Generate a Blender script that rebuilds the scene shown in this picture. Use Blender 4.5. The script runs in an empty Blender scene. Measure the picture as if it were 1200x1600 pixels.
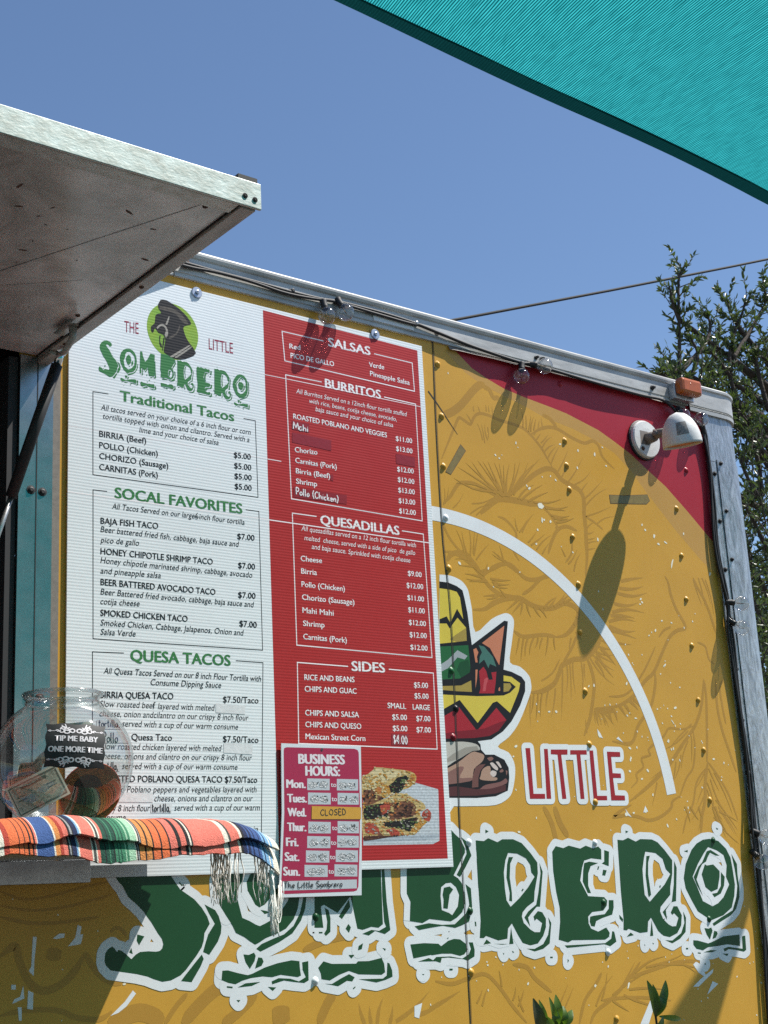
import bpy, bmesh, math, random
from mathutils import Vector, Matrix
from mathutils.geometry import tessellate_polygon
random.seed(11)
S = bpy.context.scene
C = S.collection
# ------------------------------------------------------------------ camera
RT, UP, FW = [[0.790556, -0.610353, -0.049907], [-0.124313, -0.239745, 0.962844], [0.59964, 0.754978, 0.265406]]
cam = bpy.data.cameras.new('camera')
cam.sensor_fit = 'VERTICAL'
cam.sensor_height = 24.0
cam.lens = 24.0 * 2250 / 1600
cam.clip_start = 0.05
cam.clip_end = 2000
camo = bpy.data.objects.new('camera', cam)
C.objects.link(camo)
camo.matrix_world = Matrix(((RT[0], UP[0], -FW[0], 0.0), (RT[1], UP[1], -FW[1], -2.44), (RT[2], UP[2], -FW[2], 1.4), (0, 0, 0, 1)))
S.camera = camo
# ------------------------------------------------------------------ light
SUN = Vector((1.72, -1.0, 3.11)).normalized()
w = bpy.data.worlds.new('World')
S.world = w
w.use_nodes = True
nt = w.node_tree
sky = nt.nodes.new('ShaderNodeTexSky')
sky.sky_type = 'NISHITA'
sky.sun_disc = False
sky.sun_elevation = math.asin(SUN.z)
sky.sun_rotation = math.atan2(SUN.x, SUN.y)
sky.altitude = 200
sky.air_density = 1.0
sky.dust_density = 0.35
sky.ozone_density = 4.2
nt.links.new(sky.outputs[0], nt.nodes['Background'].inputs[0])
nt.nodes['Background'].inputs[1].default_value = 0.09
sl = bpy.data.lights.new('sun', 'SUN')
sl.energy = 5.0
sl.angle = math.radians(0.5)
sl.color = (1.0, 0.96, 0.9)
so = bpy.data.objects.new('sun', sl)
C.objects.link(so)
so.rotation_euler = SUN.to_track_quat('Z', 'Y').to_euler()
so.location = (6, -6, 12)
S.view_settings.view_transform = 'Standard'
S.view_settings.look = 'None'
S.view_settings.gamma = 1.0
S.view_settings.exposure = 0.65
S.cycles.use_denoising = False
S.cycles.max_bounces = 10
S.cycles.transparent_max_bounces = 16
S.cycles.caustics_reflective = False
S.cycles.caustics_refractive = False

# ---- survey of the printed graphics, tenths of a millimetre on the wall (x to the right, z up)
MENU_TEXT = [
  ('logo_text', 'THE', 'cond', 12870, 25507, 13195, 25529),
  ('logo_text', 'LITTLE', 'cond', 14852, 25541, 15452, 25561),
  ('traditional', 'Traditional Tacos', 'head', 12774, 24013, 15431, 24033),
  ('traditional', 'All tacos served on your choice of a 6 inch flour or corn', 'it', 12349, 23747, 15843, 23803),
  ('traditional', 'tortilla topped with onion and cilantro. Served with a', 'it', 12397, 23574, 15806, 23632),
  ('traditional', 'lime and your choice of salsa', 'it', 13196, 23420, 15044, 23445),
  ('traditional', 'BIRRIA (Beef)', 'reg', 12319, 23185, 13349, 23201),
  ('traditional', 'POLLO (Chicken)', 'reg', 12320, 22953, 13610, 22974),
  ('traditional', 'CHORIZO (Sausage)', 'reg', 12321, 22730, 13847, 22750),
  ('traditional', 'CARNITAS (Pork)', 'reg', 12321, 22504, 13606, 22524),
  ('traditional', '$5.00', 'pr', 15410, 23229, 15826, 23245),
  ('traditional', '$5.00', 'pr', 15412, 22995, 15833, 23010),
  ('traditional', '$5.00', 'pr', 15415, 22771, 15835, 22787),
  ('traditional', '$5.00', 'pr', 15414, 22546, 15828, 22560),
  ('socal', 'SOCAL FAVORITES', 'head', 12660, 21981, 15579, 22035),
  ('socal', 'All Tacos Served on our large', 'it', 12592, 21751, 14442, 21789),
  ('socal', 'inch flour tortilla', 'it', 14548, 21791, 15632, 21799),
  ('socal', 'BAJA FISH TACO', 'reg', 12352, 21420, 13606, 21467),
  ('socal', 'Beer battered fried fish, cabbage, baja sauce and', 'it', 12348, 21258, 15486, 21313),
  ('socal', 'pico de gallo', 'it', 12349, 21045, 13182, 21077),
  ('socal', '$7.00', 'pr', 15448, 21477, 15865, 21487),
  ('socal', 'HONEY CHIPOTLE SHRIMP TACO', 'reg', 12353, 20815, 14847, 20870),
  ('socal', 'Honey chipotle marinated shrimp, cabbage, avocado', 'it', 12350, 20645, 15789, 20693),
  ('socal', 'and pineapple salsa', 'it', 12351, 20438, 13656, 20474),
  ('socal', '$7.00', 'pr', 15453, 20863, 15859, 20872),
  ('socal', 'BEER BATTERED AVOCADO TACO', 'reg', 12355, 20211, 14896, 20249),
  ('socal', 'Beer Battered fried avocado, cabbage, baja sauce and', 'it', 12352, 20029, 15813, 20075),
  ('socal', 'cotija cheese', 'it', 12352, 19841, 13187, 19869),
  ('socal', '$7.00', 'pr', 15436, 20243, 15852, 20255),
  ('socal', 'SMOKED CHICKEN TACO', 'reg', 12353, 19613, 14245, 19646),
  ('socal', 'Smoked Chicken, Cabbage, Jalapenos, Onion and', 'it', 12353, 19430, 15549, 19471),
  ('socal', 'Salsa Verde', 'it', 12354, 19251, 13097, 19269),
  ('socal', '$7.00', 'pr', 15449, 19651, 15863, 19651),
  ('quesa', 'QUESA TACOS', 'head', 12990, 18792, 15211, 18833),
  ('quesa', 'All Quesa Tacos Served on our 8 inch Flour Tortilla with', 'it', 12420, 18516, 15934, 18555),
  ('quesa', 'Consume Dipping Sauce', 'it', 13415, 18352, 14990, 18377),
  ('quesa', 'BIRRIA QUESA TACO', 'reg', 12353, 18055, 13906, 18097),
  ('quesa', '$7.50/Taco', 'pr', 15025, 18087, 15855, 18106),
  ('quesa', 'Slow roasted bee', 'it', 12343, 17889, 13447, 17905),
  ('quesa', 'layered with melted', 'it', 13568, 17897, 14834, 17921),
  ('quesa', 'cheese, onion andcilantro on our crispy 8 inch flour', 'it', 12339, 17710, 15612, 17755),
  ('quesa', 'served with a cup of our warm consume', 'it', 12804, 17538, 15360, 17566),
  ('quesa', 'Quesa Taco', 'reg', 13000, 17286, 13864, 17301),
  ('quesa', '$7.50/Taco', 'pr', 15006, 17309, 15830, 17315),
  ('quesa', 'Slow roasted chicken layered with melted', 'it', 12374, 17105, 14973, 17132),
  ('quesa', 'cheese, onions and cilantro on our crispy 8 inch flour', 'it', 12356, 16928, 15669, 16963),
  ('quesa', 'served with a cup of our warm consume', 'it', 12802, 16753, 15326, 16776),
  ('quesa', 'ROASTED POBLANO QUESA TACO $7.50/Taco', 'reg', 12357, 16505, 15775, 16527),
  ('quesa', 'Roasted Poblano peppers and vegetables layered with', 'it', 12340, 16318, 15756, 16343),
  ('quesa', 'melted', 'it', 12340, 16154, 12708, 16156),
  ('quesa', 'cheese, onions and cilantro on our', 'it', 13475, 16158, 15666, 16170),
  ('quesa', 'crispy 8 inch flour', 'it', 12341, 15972, 13385, 15978),
  ('quesa', 'served with a cup of our warm', 'it', 13899, 15988, 15822, 15995),
  ('quesa', 'consume', 'it', 12341, 15809, 12875, 15814),
  ('quesa', 'All tacos served with a side of salsa in', 'it', 13212, 15595, 15766, 15575),
  ('salsas', 'SALSAS', 'rhead', 17984, 26261, 19165, 26277),
  ('salsas', 'Red', 'rreg', 16916, 25984, 17206, 26004),
  ('salsas', 'PICO DE GALLO', 'rreg', 16940, 25767, 18115, 25796),
  ('salsas', 'Verde', 'rreg', 19117, 25986, 19553, 26007),
  ('salsas', 'Pineapple Salsa', 'rreg', 19135, 25774, 20293, 25762),
  ('burritos', 'BURRITOS', 'rhead', 17850, 25243, 19407, 25256),
  ('burritos', 'All Burritos Served on a 12inch flour tortilla stuffed', 'rit', 17051, 24964, 20158, 24962),
  ('burritos', 'with rice, beans, cotija cheese, avocado,', 'rit', 17394, 24799, 19841, 24787),
  ('burritos', 'baja sauce and your choice of salsa', 'rit', 17553, 24636, 19726, 24625),
  ('burritos', 'ROASTED POBLANO AND VEGGIES', 'rreg', 16953, 24356, 19528, 24342),
  ('burritos', '$11.00', 'rpr', 19787, 24309, 20265, 24323),
  ('burritos', '$13.00', 'rpr', 19780, 24066, 20257, 24074),
  ('burritos', 'Chorizo', 'rreg', 16963, 23595, 17556, 23624),
  ('burritos', '$12.00', 'rpr', 19778, 23574, 20259, 23589),
  ('burritos', 'Carnitas (Pork)', 'rreg', 16966, 23354, 18065, 23367),
  ('burritos', '$12.00', 'rpr', 19780, 23328, 20259, 23337),
  ('burritos', 'Birria (Beef)', 'rreg', 16972, 23117, 17873, 23126),
  ('burritos', '$13.00', 'rpr', 19776, 23078, 20255, 23089),
  ('burritos', 'Shrimp', 'rreg', 16967, 22884, 17515, 22892),
  ('burritos', '$13.00', 'rpr', 19773, 22826, 20251, 22842),
  ('burritos', '$12.00', 'rpr', 19770, 22586, 20252, 22597),
  ('quesadillas', 'QUESADILLAS', 'rhead', 17576, 22054, 19733, 22067),
  ('quesadillas', 'All quesadillas served on a 12 inch flour tortilla with', 'rit', 17058, 21856, 20202, 21834),
  ('quesadillas', 'melted  cheese, served with a side of pico  de gallo', 'rit', 17128, 21652, 20166, 21652),
  ('quesadillas', 'and baja sauce. Sprinkled with cotija cheese', 'rit', 17311, 21480, 20013, 21461),
  ('quesadillas', 'Cheese', 'rreg', 17017, 21181, 17565, 21190),
  ('quesadillas', '$9.00', 'rpr', 19923, 21153, 20316, 21155),
  ('quesadillas', 'Birria', 'rreg', 17018, 20907, 17419, 20912),
  ('quesadillas', '$12.00', 'rpr', 19867, 20873, 20342, 20877),
  ('quesadillas', 'Pollo (Chicken)', 'rreg', 17014, 20622, 18142, 20628),
  ('quesadillas', '$11.00', 'rpr', 19870, 20592, 20344, 20594),
  ('quesadillas', 'Chorizo (Sausage)', 'rreg', 17015, 20344, 18384, 20350),
  ('quesadillas', '$11.00', 'rpr', 19874, 20317, 20347, 20320),
  ('quesadillas', 'Mahi Mahi', 'rreg', 17015, 20063, 17817, 20064),
  ('quesadillas', '$12.00', 'rpr', 19872, 20032, 20358, 20033),
  ('quesadillas', 'Shrimp', 'rreg', 17019, 19783, 17565, 19788),
  ('quesadillas', '$12.00', 'rpr', 19875, 19755, 20360, 19758),
  ('quesadillas', 'Carnitas (Pork)', 'rreg', 17011, 19501, 18134, 19503),
  ('quesadillas', '$12.00', 'rpr', 19878, 19476, 20363, 19480),
  ('sides', 'SIDES', 'rhead', 18241, 18907, 19124, 18921),
  ('sides', 'RICE AND BEANS', 'rreg', 17003, 18644, 18291, 18664),
  ('sides', '$5.00', 'rpr', 19918, 18638, 20313, 18641),
  ('sides', 'CHIPS AND GUAC', 'rreg', 17001, 18402, 18333, 18420),
  ('sides', '$5.00', 'rpr', 19915, 18399, 20309, 18400),
  ('sides', 'SMALL', 'rreg', 19154, 18153, 19660, 18154),
  ('sides', 'LARGE', 'rreg', 19848, 18151, 20332, 18154),
  ('sides', 'CHIPS AND SALSA', 'rreg', 16992, 17909, 18368, 17920),
  ('sides', '$5.00', 'rpr', 19265, 17910, 19666, 17911),
  ('sides', '$7.00', 'rpr', 19929, 17903, 20327, 17908),
  ('sides', 'CHIPS AND QUESO', 'rreg', 16985, 17669, 18417, 17678),
  ('sides', '$5.00', 'rpr', 19267, 17670, 19662, 17669),
  ('sides', '$7.00', 'rpr', 19920, 17660, 20322, 17663),
  ('sides', 'Mexican Street Corn', 'rreg', 16979, 17424, 18509, 17429),
]
MENU_HAND = [
  ('socal', '6', 'k', 14458, 21798, 14548, 21799, 106),
  ('quesa', 'f', 'k', 13458, 17902, 13529, 17902, 109),
  ('quesa', 'tortilla,', 'k', 12318, 17517, 12773, 17526, 123),
  ('quesa', 'Pollo', 'k', 12400, 17239, 12728, 17241, 160),
  ('quesa', 'tortilla,', 'k', 12346, 16732, 12727, 16732, 131),
  ('quesa', 'tortilla,', 'k', 13419, 15975, 13829, 15974, 131),
  ('burritos', 'Mahi', 'w', 16936, 24119, 17352, 24110, 136),
  ('burritos', 'Pollo (Chicken)', 'w', 16945, 22639, 18088, 22605, 136),
  ('sides', '$4.00', 'w', 19258, 17403, 19661, 17400, 154),
]
MENU_BOX = [
  ('traditional', 'k', '12514,24107 12179,24095 12186,22385 15982,22443 15967,24141 15672,24139'),
  ('socal', 'k', '12489,22090 12189,22080 12201,19163 15990,19201 15994,22138 15668,22133'),
  ('quesa', 'k', '12845,18933 12190,18913 12205,15379 15834,15328 15991,18944 15342,18944'),
  ('salsas', 'w', '17852,26356 16733,26352 16781,25666 20428,25633 20408,26338 19281,26342'),
  ('burritos', 'w', '17754,25357 16789,25342 16832,22527 20430,22488 20437,25316 19510,25323'),
  ('quesadillas', 'w', '17470,22216 16841,22210 16840,19364 20481,19337 20438,22177 19819,22181'),
  ('sides', 'w', '18140,18997 16838,19002 16804,17331 20472,17311 20491,18989 19239,19001'),
]
MENU_PATCH = [
  ('w', '14858,18069 15543,18049 15530,17874 14853,17883'),
  ('w', '15018,17292 15692,17286 15677,17081 15014,17101'),
  ('w', '12727,16311 13445,16299 13444,16142 12727,16146'),
  ('w', '13398,16115 13850,16109 13836,15948 13396,15951'),
  ('w', '12280,17643 12789,17652 12781,17486 12281,17476'),
  ('w', '12337,17411 12955,17417 12954,17234 12337,17224'),
  ('w', '12301,16870 12757,16873 12757,16706 12302,16705'),
  ('r', '16908,24037 17950,24019 17938,23776 16899,23806'),
  ('r', '19761,23989 20319,23983 20312,23757 19759,23759'),
  ('r', '17890,23228 17965,23224 17958,23085 17884,23092'),
  ('r', '16891,22794 18309,22805 18298,22601 16894,22570'),
  ('r', '16911,24303 17368,24299 17360,24104 16911,24101'),
  ('r', '19223,17603 19685,17607 19669,17383 19208,17371'),
]
DOG_SHAPES = [
  ('dk', '13711,26407 13853,26425 14136,26309 14326,26170 14420,26055 14413,25999 14274,25939 14241,25866 14287,25726 14349,25620 14537,25390 14375,25253 14184,25170 13995,25161 13839,25218 13771,25263 13785,25383 13811,25536 13766,25630 13657,25651 13611,25700 13565,25735 13533,25639 13487,25644 13478,25760 13566,25853 13583,26020 13645,26079 13724,26111 13662,26187 13647,26288'),
  ('mid', '13694,26253 13946,26281 14198,26187 14356,26026 14323,25989 14196,26036 14071,26159 13881,26191 13693,26194'),
  ('lite', '13612,25774 13690,25851 13784,25871 13861,25784 13875,25668 13828,25584 13797,25652 13829,25747 13768,25823 13690,25806 13627,25733'),
  ('lite', '13815,25878 13896,26075 13911,26048 13862,25888'),
  ('mid', '13890,25612 14065,25739 14147,25935 14162,25879 14081,25712 13921,25574'),
  ('lite', '13917,25189 14347,25515 14379,25506 13995,25191'),
  ('lite', '14027,25197 14395,25495 14417,25478 14089,25198'),
  ('dk', '13672,25595 13703,25602 13686,25481 13732,25387 13716,25340 13670,25418'),
  ('dk', '13765,25571 13796,25577 13773,25410 13747,25287 13731,25284'),
]
FOOD_SHAPES = [
  ('plate', '18401,16721 18680,16725 19821,16575 20428,16446 20435,16406 20395,15486 20384,15353 20202,15285 18331,15283'),
  ('plated', '18339,15416 19397,15465 20395,15486 20390,15424 20001,15366 19390,15358 18334,15333'),
  ('tort', '18384,16697 18684,16795 18720,16889 19168,16866 19674,16819 19842,16718 19779,16559 19546,16446 19381,16413 19091,16302 18751,16269 18375,16206'),
  ('tort', '18547,16145 18846,16208 19089,16271 19255,16350 19538,16336 19776,16227 19997,16149 20050,16023 19880,15960 19951,15803 20073,15772 19898,15647 19723,15493 19499,15480 18799,15456 18331,15446 18381,16144'),
  ('tortl', '18399,16621 18718,16858 19086,16841 19408,16814 19567,16762 19278,16694 19031,16613 18667,16515 18389,16451'),
  ('meat', '18395,16390 18643,16438 18754,16315 18910,16270 18846,16208 18407,16083'),
  ('dark', '19064,16504 19231,16600 19317,16679 19606,16731 19610,16636 19465,16461 19378,16382 19134,16349'),
  ('green', '19417,16649 19600,16636 19553,16556 19452,16571'),
  ('orange', '18664,16454 18904,16502 18915,16363 18715,16330'),
  ('gold', '18885,16518 19045,16519 19115,16364 18988,16255 18870,16270'),
  ('gold', '19616,16731 19773,16765 19831,16702 19672,16494 19547,16462 19660,16621'),
  ('dark', '18407,16083 18802,16130 19081,16147 19029,15961 18983,15853 18391,15809'),
  ('meat', '19081,16147 19610,16195 19784,16055 19773,15898 19340,15806 19018,15791 19027,15930'),
  ('meatd', '19166,15914 19518,16054 19627,16148 19675,15960 19425,15867 19181,15837'),
  ('red', '18809,16084 19001,16146 19070,16131 19073,16023 18867,15899'),
  ('dark', '18896,15746 19339,15790 19790,15851 19803,15741 19585,15556 19327,15620 18930,15654'),
  ('red', '18395,15718 18582,15747 18751,15624 18733,15503 18404,15536'),
  ('red', '18926,15592 19166,15614 19302,15543 19277,15474 19077,15469'),
  ('red', '19963,15960 20091,16015 20200,15936 20134,15756 19933,15835'),
  ('gold', '19653,15649 19889,15804 20072,15756 19941,15663 19723,15493 19602,15510'),
  ('meat', '18767,15563 18859,15471 18722,15472'),
  ('tortl', '18466,15763 18880,15807 18938,15776 18817,15746 18503,15733'),
  ('meatd', '18372,15476 19398,15473 18996,15439 18365,15370'),
]
LETTERS = [
  ('12739,14741 12843,14634 12951,14442 13103,14323 13255,14185 13430,13970 13561,13775 13640,13677 13670,13581 13647,13507 13592,13463 13514,13455 13360,13471 13186,13468 13099,13426 13012,13354 12905,13447 12819,13507 12751,13529 12723,13494 12681,13551 12628,13595 12543,13550 12490,13479 12476,13352 12501,13278 12596,13185 12819,13145 13119,13089 13335,13032 13466,12977 13641,12919 13819,12931 14021,13006 14135,13092 14367,13334 14484,13480 14528,13593 14547,13727 14606,13811 14666,13895 14611,14034 14498,14194 14338,14355 14224,14427 14043,14539 13931,14678 13853,14787 13663,15014 13395,15233 13307,15340 13397,15417 13576,15385 13756,15265 13848,15342 13940,15380 13919,15557 13715,15677 13399,15718 13087,15662 12823,15510 12638,15302 12584,15076 12638,14885', []),
  ('14557,14253 14789,14139 14868,14023 14923,13845 14908,13709 14834,13558 14643,13334 14510,13393 14567,13553 14628,13704 14776,13890 14658,14070', []),
  ('14482,13351 14522,13268 14455,13139 14256,12872 14031,12906 14111,12990 14365,13239', []),
  ('13133,13778 13279,13737 13169,13584 13121,13666', []),
  ('13013,13551 13040,13439 12965,13471', []),
  ('14022,14682 14094,14615 14078,14596 14010,14661', []),
  ('14836,14672 14849,14435 14896,14217 15034,14016 15172,13833 15240,13703 15430,13615 15572,13519 15667,13461 15765,13499 15914,13571 16189,13646 16392,13727 16575,13889 16684,14088 16731,14290 16758,14617 16694,14949 16525,15200 16277,15369 15952,15456 15604,15419 15258,15282 14987,15026', ['15398,14636 15310,14519 15271,14401 15326,14201 15391,13971 15559,13904 15702,13828 15787,13801 15899,13839 16099,13920 16305,14083 16463,14259 16528,14624 16487,14871 16266,15081 15969,15209 15645,15154 15468,14975']),
  ('15507,14633 15527,14472 15620,14329 15690,14207 15786,14147 15911,14198 16064,14334 16119,14473 16125,14645 16033,14882 15837,14967 15636,14850', []),
  ('16169,14472 16322,14548 16366,14364 16298,14224 16233,14166 16144,14139 16138,14311', []),
  ('15809,14102 15956,14076 16004,14044 15905,14019', []),
  ('16852,14409 16916,14407 16863,14081 16752,13861 16539,13629 16233,13485 15784,13327 15689,13385 15813,13467 16086,13552 16338,13619 16570,13769 16732,14004 16805,14226', []),
  ('15397,13300 15516,13283 15638,13319 15673,13259 15645,13162 15533,13023 15440,13155', []),
  ('15732,13226 15817,13211 15851,13140 15800,13065 15648,13022 15693,13140', []),
  ('14923,13033 15045,13031 15292,12961 15481,12916 15578,12933 15872,13031 16169,13092 16494,13127 16682,13100 16689,12960 16708,12830 16632,12805 16235,12874 16037,12844 15818,12869 15552,12857 15359,12822 15204,12769 15051,12804 14901,12866', []),
  ('16744,13073 16892,13088 16886,12728 16778,12686 16528,12723 16305,12764 16032,12712 16022,12767 16184,12815 16456,12787 16654,12724 16821,12792 16751,12936', []),
  ('15249,12708 15429,12772 15766,12775 15572,12716', []),
  ('15933,12672 16123,12649 16040,12590', []),
  ('15220,12486 15307,12479 15266,12439', []),
  ('15015,12749 15144,12731 15138,12702 15014,12721', []),
  ('17147,15442 17069,13710 17286,13699 17242,14103 17316,14142 17646,13970 17983,14275 18011,14186 18126,13642 18254,13611 18486,13663 18666,13635 18786,13700 18797,14684 18825,15397 18325,15429 18003,14946 17714,14674 17463,15084 17384,15439', []),
  ('18826,14877 18893,14875 18896,14642 18913,14128 18972,13577 18823,13503 18580,13578 18411,13496 18250,13537 18482,13601 18679,13573 18866,13646 18822,13749 18804,14259', []),
  ('17336,14087 17428,14034 17468,13883 17454,13613 17341,13540 17296,13584 17363,13666 17385,13813', []),
  ('17948,14226 17972,14074 17751,13846 17675,13899', []),
  ('17906,13745 17967,13675 17913,13571 17831,13656', []),
  ('18256,13354 18217,13240 18119,13220 18140,13306', []),
  ('18740,13236 18828,13213 18809,13169', []),
  ('17880,13147 18027,13139 17950,13077', []),
  ('17256,13062 17456,13001 18056,12969 18107,13011 18381,12999 18712,13042 18770,12921 18783,12758 18691,12714 18109,12760 17873,12841 17633,12783 17393,12690 17193,12728 17183,12837 17127,12949', []),
  ('18854,12941 18903,12925 18967,12784 18969,12659 18783,12609 18551,12575 18104,12667 18719,12638 18822,12693', []),
  ('17870,12780 18010,12710 17942,12634 17816,12657 17591,12568 17267,12639 17437,12620 17661,12709', []),
  ('17173,13626 17260,13622 17259,13593 17172,13597', []),
  ('17951,12506 18016,12538 18015,12514 17959,12481', []),
  ('19545,15610 19453,14288 19540,14117 19496,13731 19838,13677 20034,13751 20613,13675 20789,13745 20950,13850 21059,14048 21045,14251 20986,14456 20887,14561 20770,14621 20907,14799 21133,15091 21141,15183 21019,15391 20887,15485 20758,15601', ['20538,14465 20681,14474 20817,14376 20895,14213 20838,13977 20663,13799 20576,13850 20383,13915 20370,14207 20402,14388']),
  ('20476,14373 20583,14387 20638,14395 20734,14331 20624,14222 20547,13935 20425,13953 20450,14124 20429,14229', []),
  ('21052,15426 21200,15332 21315,15030 21122,14782 20950,14582 20856,14630 20984,14797 21177,15067 21172,15182', []),
  ('21092,14431 21238,14335 21242,13951 21130,13798 21172,13751 21132,13652 20927,13583 20726,13537 20385,13597 20026,13570 19731,13540 19621,13621 20004,13665 20356,13616 20717,13610 21055,13823 21163,13999 21145,14157', []),
  ('19480,13263 19843,13270 20231,13238 20307,13184 20509,13283 20677,13314 20842,13294 20986,13202 21037,13078 20937,12984 20814,12958 20577,13016 20310,13031 20043,13014 20015,13024 19541,12981', []),
  ('21080,13220 21196,13214 21234,13056 21216,12924 21017,12847 20899,12887 20482,12945 20303,12944 20266,12849 20136,12889 19657,12911 19952,12965 20065,12915 20158,12975 20543,12963 20869,12900 21059,12977 21129,13084', []),
  ('19745,12658 19814,12654 19778,12631', []),
  ('20499,12720 20587,12714 20584,12681 20496,12687', []),
  ('20478,13335 20526,13354 20512,13321', []),
  ('21469,15351 21705,15332 21838,15394 22103,15304 22254,15365 22581,15362 22836,15275 23080,15058 23275,14840 23266,14603 23124,14206 23085,13996 22858,13888 22715,13778 22680,13687 22724,13547 22906,13400 23031,13336 23196,13328 23283,13521 23128,13621 23057,13578 23033,13672 23178,13782 23308,13754 23410,13609 23389,13423 23286,13242 23104,13090 22870,13061 22648,13126 22521,13304 22368,13551 22245,13454 22202,13240 21935,13215 21584,13328 21518,13286 21400,13292 21457,13649 21456,14329', ['22404,15069 22681,15046 22935,14942 23053,14797 23069,14631 23159,14534 22935,14306 22648,14082 22364,13907 22256,14049 22232,14304 22234,14652 22307,14907']),
  ('22412,14975 22549,14973 22446,14834 22400,14531 22433,14205 22421,14020 22335,14035 22368,14207 22303,14534 22347,14813', []),
  ('22768,14287 22798,14263 22744,14218 22724,14242', []),
  ('23341,14827 23421,14634 23255,13873 23155,13877 22975,13744 22867,13656 22912,13457 22753,13661 22880,13783 23143,13924 23237,14178 23350,14600', []),
  ('23481,13641 23567,13509 23468,13071 23256,12966 22987,12924 22749,12999 22993,12981 23267,13070 23438,13258 23505,13465', []),
  ('21593,13255 21720,13168 21490,13149', []),
  ('22334,13473 22373,13124 22244,13117', []),
  ('21803,13152 22213,13126 22037,13120', []),
  ('21775,15581 21867,15541 21768,15500', []),
  ('22037,12955 22082,12930 22064,12908', []),
  ('22311,12978 22378,12947 22338,12931', []),
  ('23453,12789 23529,12785 23526,12753 23449,12757', []),
  ('21286,13638 21326,13637 21330,13542 21292,13539', []),
  ('23770,15072 23895,15193 24130,15144 24314,15198 24680,15125 24869,15190 25110,15122 25283,15166 25374,15091 25351,14862 25015,14896 24778,14851 24693,14694 24593,14404 24811,14050 25335,14010 25425,13927 25394,13816 25263,13708 24897,13690 24754,13596 24752,13441 24819,13327 25039,13250 25314,13330 25414,13209 25386,13121 25246,13062 24179,13106 24047,13063 23756,13139 23848,13525 23867,13830 23796,14184 23754,14649', []),
  ('25473,15078 25631,15041 25577,14708 25350,14770 25439,14814', []),
  ('24771,14794 24940,14825 25234,14784 24977,14722 24873,14554 24840,14285 24911,14114 24803,14118 24671,14380 24721,14648', []),
  ('25476,13937 25634,13931 25621,13762 25550,13607 25208,13543 25003,13485 24938,13365 24826,13382 24789,13483 24819,13593 24953,13609 25302,13628 25451,13746', []),
  ('25502,13239 25567,13224 25611,12998 25391,12903 25200,12964 24871,12960 24002,12948 23929,13004 24550,12992 25236,12985 25447,13074', []),
  ('25382,14633 25497,14612 25432,14494 25333,14508', []),
  ('25219,14716 25257,14704 25222,14636 25182,14637', []),
  ('23990,12709 24026,12670 23980,12625', []),
  ('25785,13597 25906,13490 25880,13423 25790,13506', []),
  ('25955,15312 26142,15295 26328,15353 26584,15260 26750,15318 27158,15304 27355,15235 27581,15048 27823,14799 27772,14465 27656,14166 27629,13986 27423,13843 27243,13715 27205,13613 27292,13431 27456,13305 27585,13248 27724,13248 27837,13437 27701,13548 27626,13512 27579,13568 27703,13712 27842,13707 27971,13491 27911,13254 27745,13083 27456,13003 27235,13049 27072,13175 26869,13485 26753,13396 26702,13164 26442,13153 26062,13267 25992,13233 25885,13247 25919,13491 25914,14102', ['26888,15020 27247,14978 27480,14837 27559,14592 27703,14473 27458,14232 26877,13848 26722,14016 26719,14313 26730,14612 26823,14880']),
  ('26909,14914 27033,14921 26950,14757 26911,14487 26946,14009 26861,13952 26842,14012 26817,14460', []),
  ('27891,14783 27959,14613 27814,13829 27625,13805 27414,13634 27425,13401 27294,13594 27660,13828 27791,14222', []),
  ('28032,13579 28115,13425 28049,13098 27816,12946 27525,12857 27287,12944 27535,12922 27883,13077 28036,13309', []),
  ('26116,13178 26217,13115 25973,13089', []),
  ('26882,13419 26885,13067 26777,13066', []),
  ('26262,15525 26357,15497 26262,15459', []),
  ('26552,12895 26578,12864 26554,12851', []),
  ('26830,12909 26885,12886 26856,12870', []),
  ('27271,14207 27328,14221 27301,14162 27264,14163', []),
  ('29048,15276 29296,15295 29633,15237 29900,15043 30037,14818 30067,14564 30095,14153 30021,13873 29872,13598 29520,13426 29038,13324 28572,13557 28380,13838 28211,14118 28179,14363 28303,14697 28572,15032 28789,15185', ['29213,15091 29543,15001 29773,14886 29853,14632 29779,14351 29871,14160 29594,13857 29375,13725 29143,13657 28803,13793 28661,14104 28515,14385 28757,14687 29045,14962']),
  ('28933,14730 29147,14992 29299,15021 29621,14873 29472,14876 29263,14952 29146,14835 29081,14743 28925,14684 28809,14562 28648,14319 28823,13914 28629,14197 28553,14384 28771,14625', []),
  ('29021,14675 29089,14643 29338,14665 29556,14498 29532,14357 29408,14065 29152,14002 28954,14125 28861,14437', []),
  ('29602,14474 29730,14352 29667,14135 29512,13953 29252,13869 29179,13958 29368,13973 29544,14138', []),
  ('30088,14906 30261,14655 30241,14402 30254,14054 30215,13835 30040,13560 29814,13414 29112,13184 29074,13247 29413,13376 29894,13529 30110,13870 30180,14119 30152,14530', []),
  ('28755,13155 28910,13132 29010,13158 29046,13080 28914,12874 28815,13000', []),
  ('29108,13077 29210,13048 29225,12995 29138,12908 29013,12885', []),
  ('28298,12891 28461,12874 28828,12788 28976,12811 29433,12924 30054,12939 30030,12663 29545,12726 29200,12708 28813,12699 28611,12635 28383,12686 28281,12787', []),
  ('30145,12888 30274,12903 30251,12558 30153,12518 29864,12574 29575,12611 29418,12559 29382,12631 29584,12666 30116,12591', []),
  ('28628,12589 28897,12628 29134,12605 28936,12571', []),
  ('29591,15571 29685,15539 29630,15507', []),
  ('28280,15006 28438,15034 28418,14973', []),
  ('29314,12520 29556,12506 29497,12448', []),
  ('28609,12335 28679,12322 28635,12289', []),
  ('28005,12728 28083,12724 28078,12688 27999,12693', []),
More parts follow.
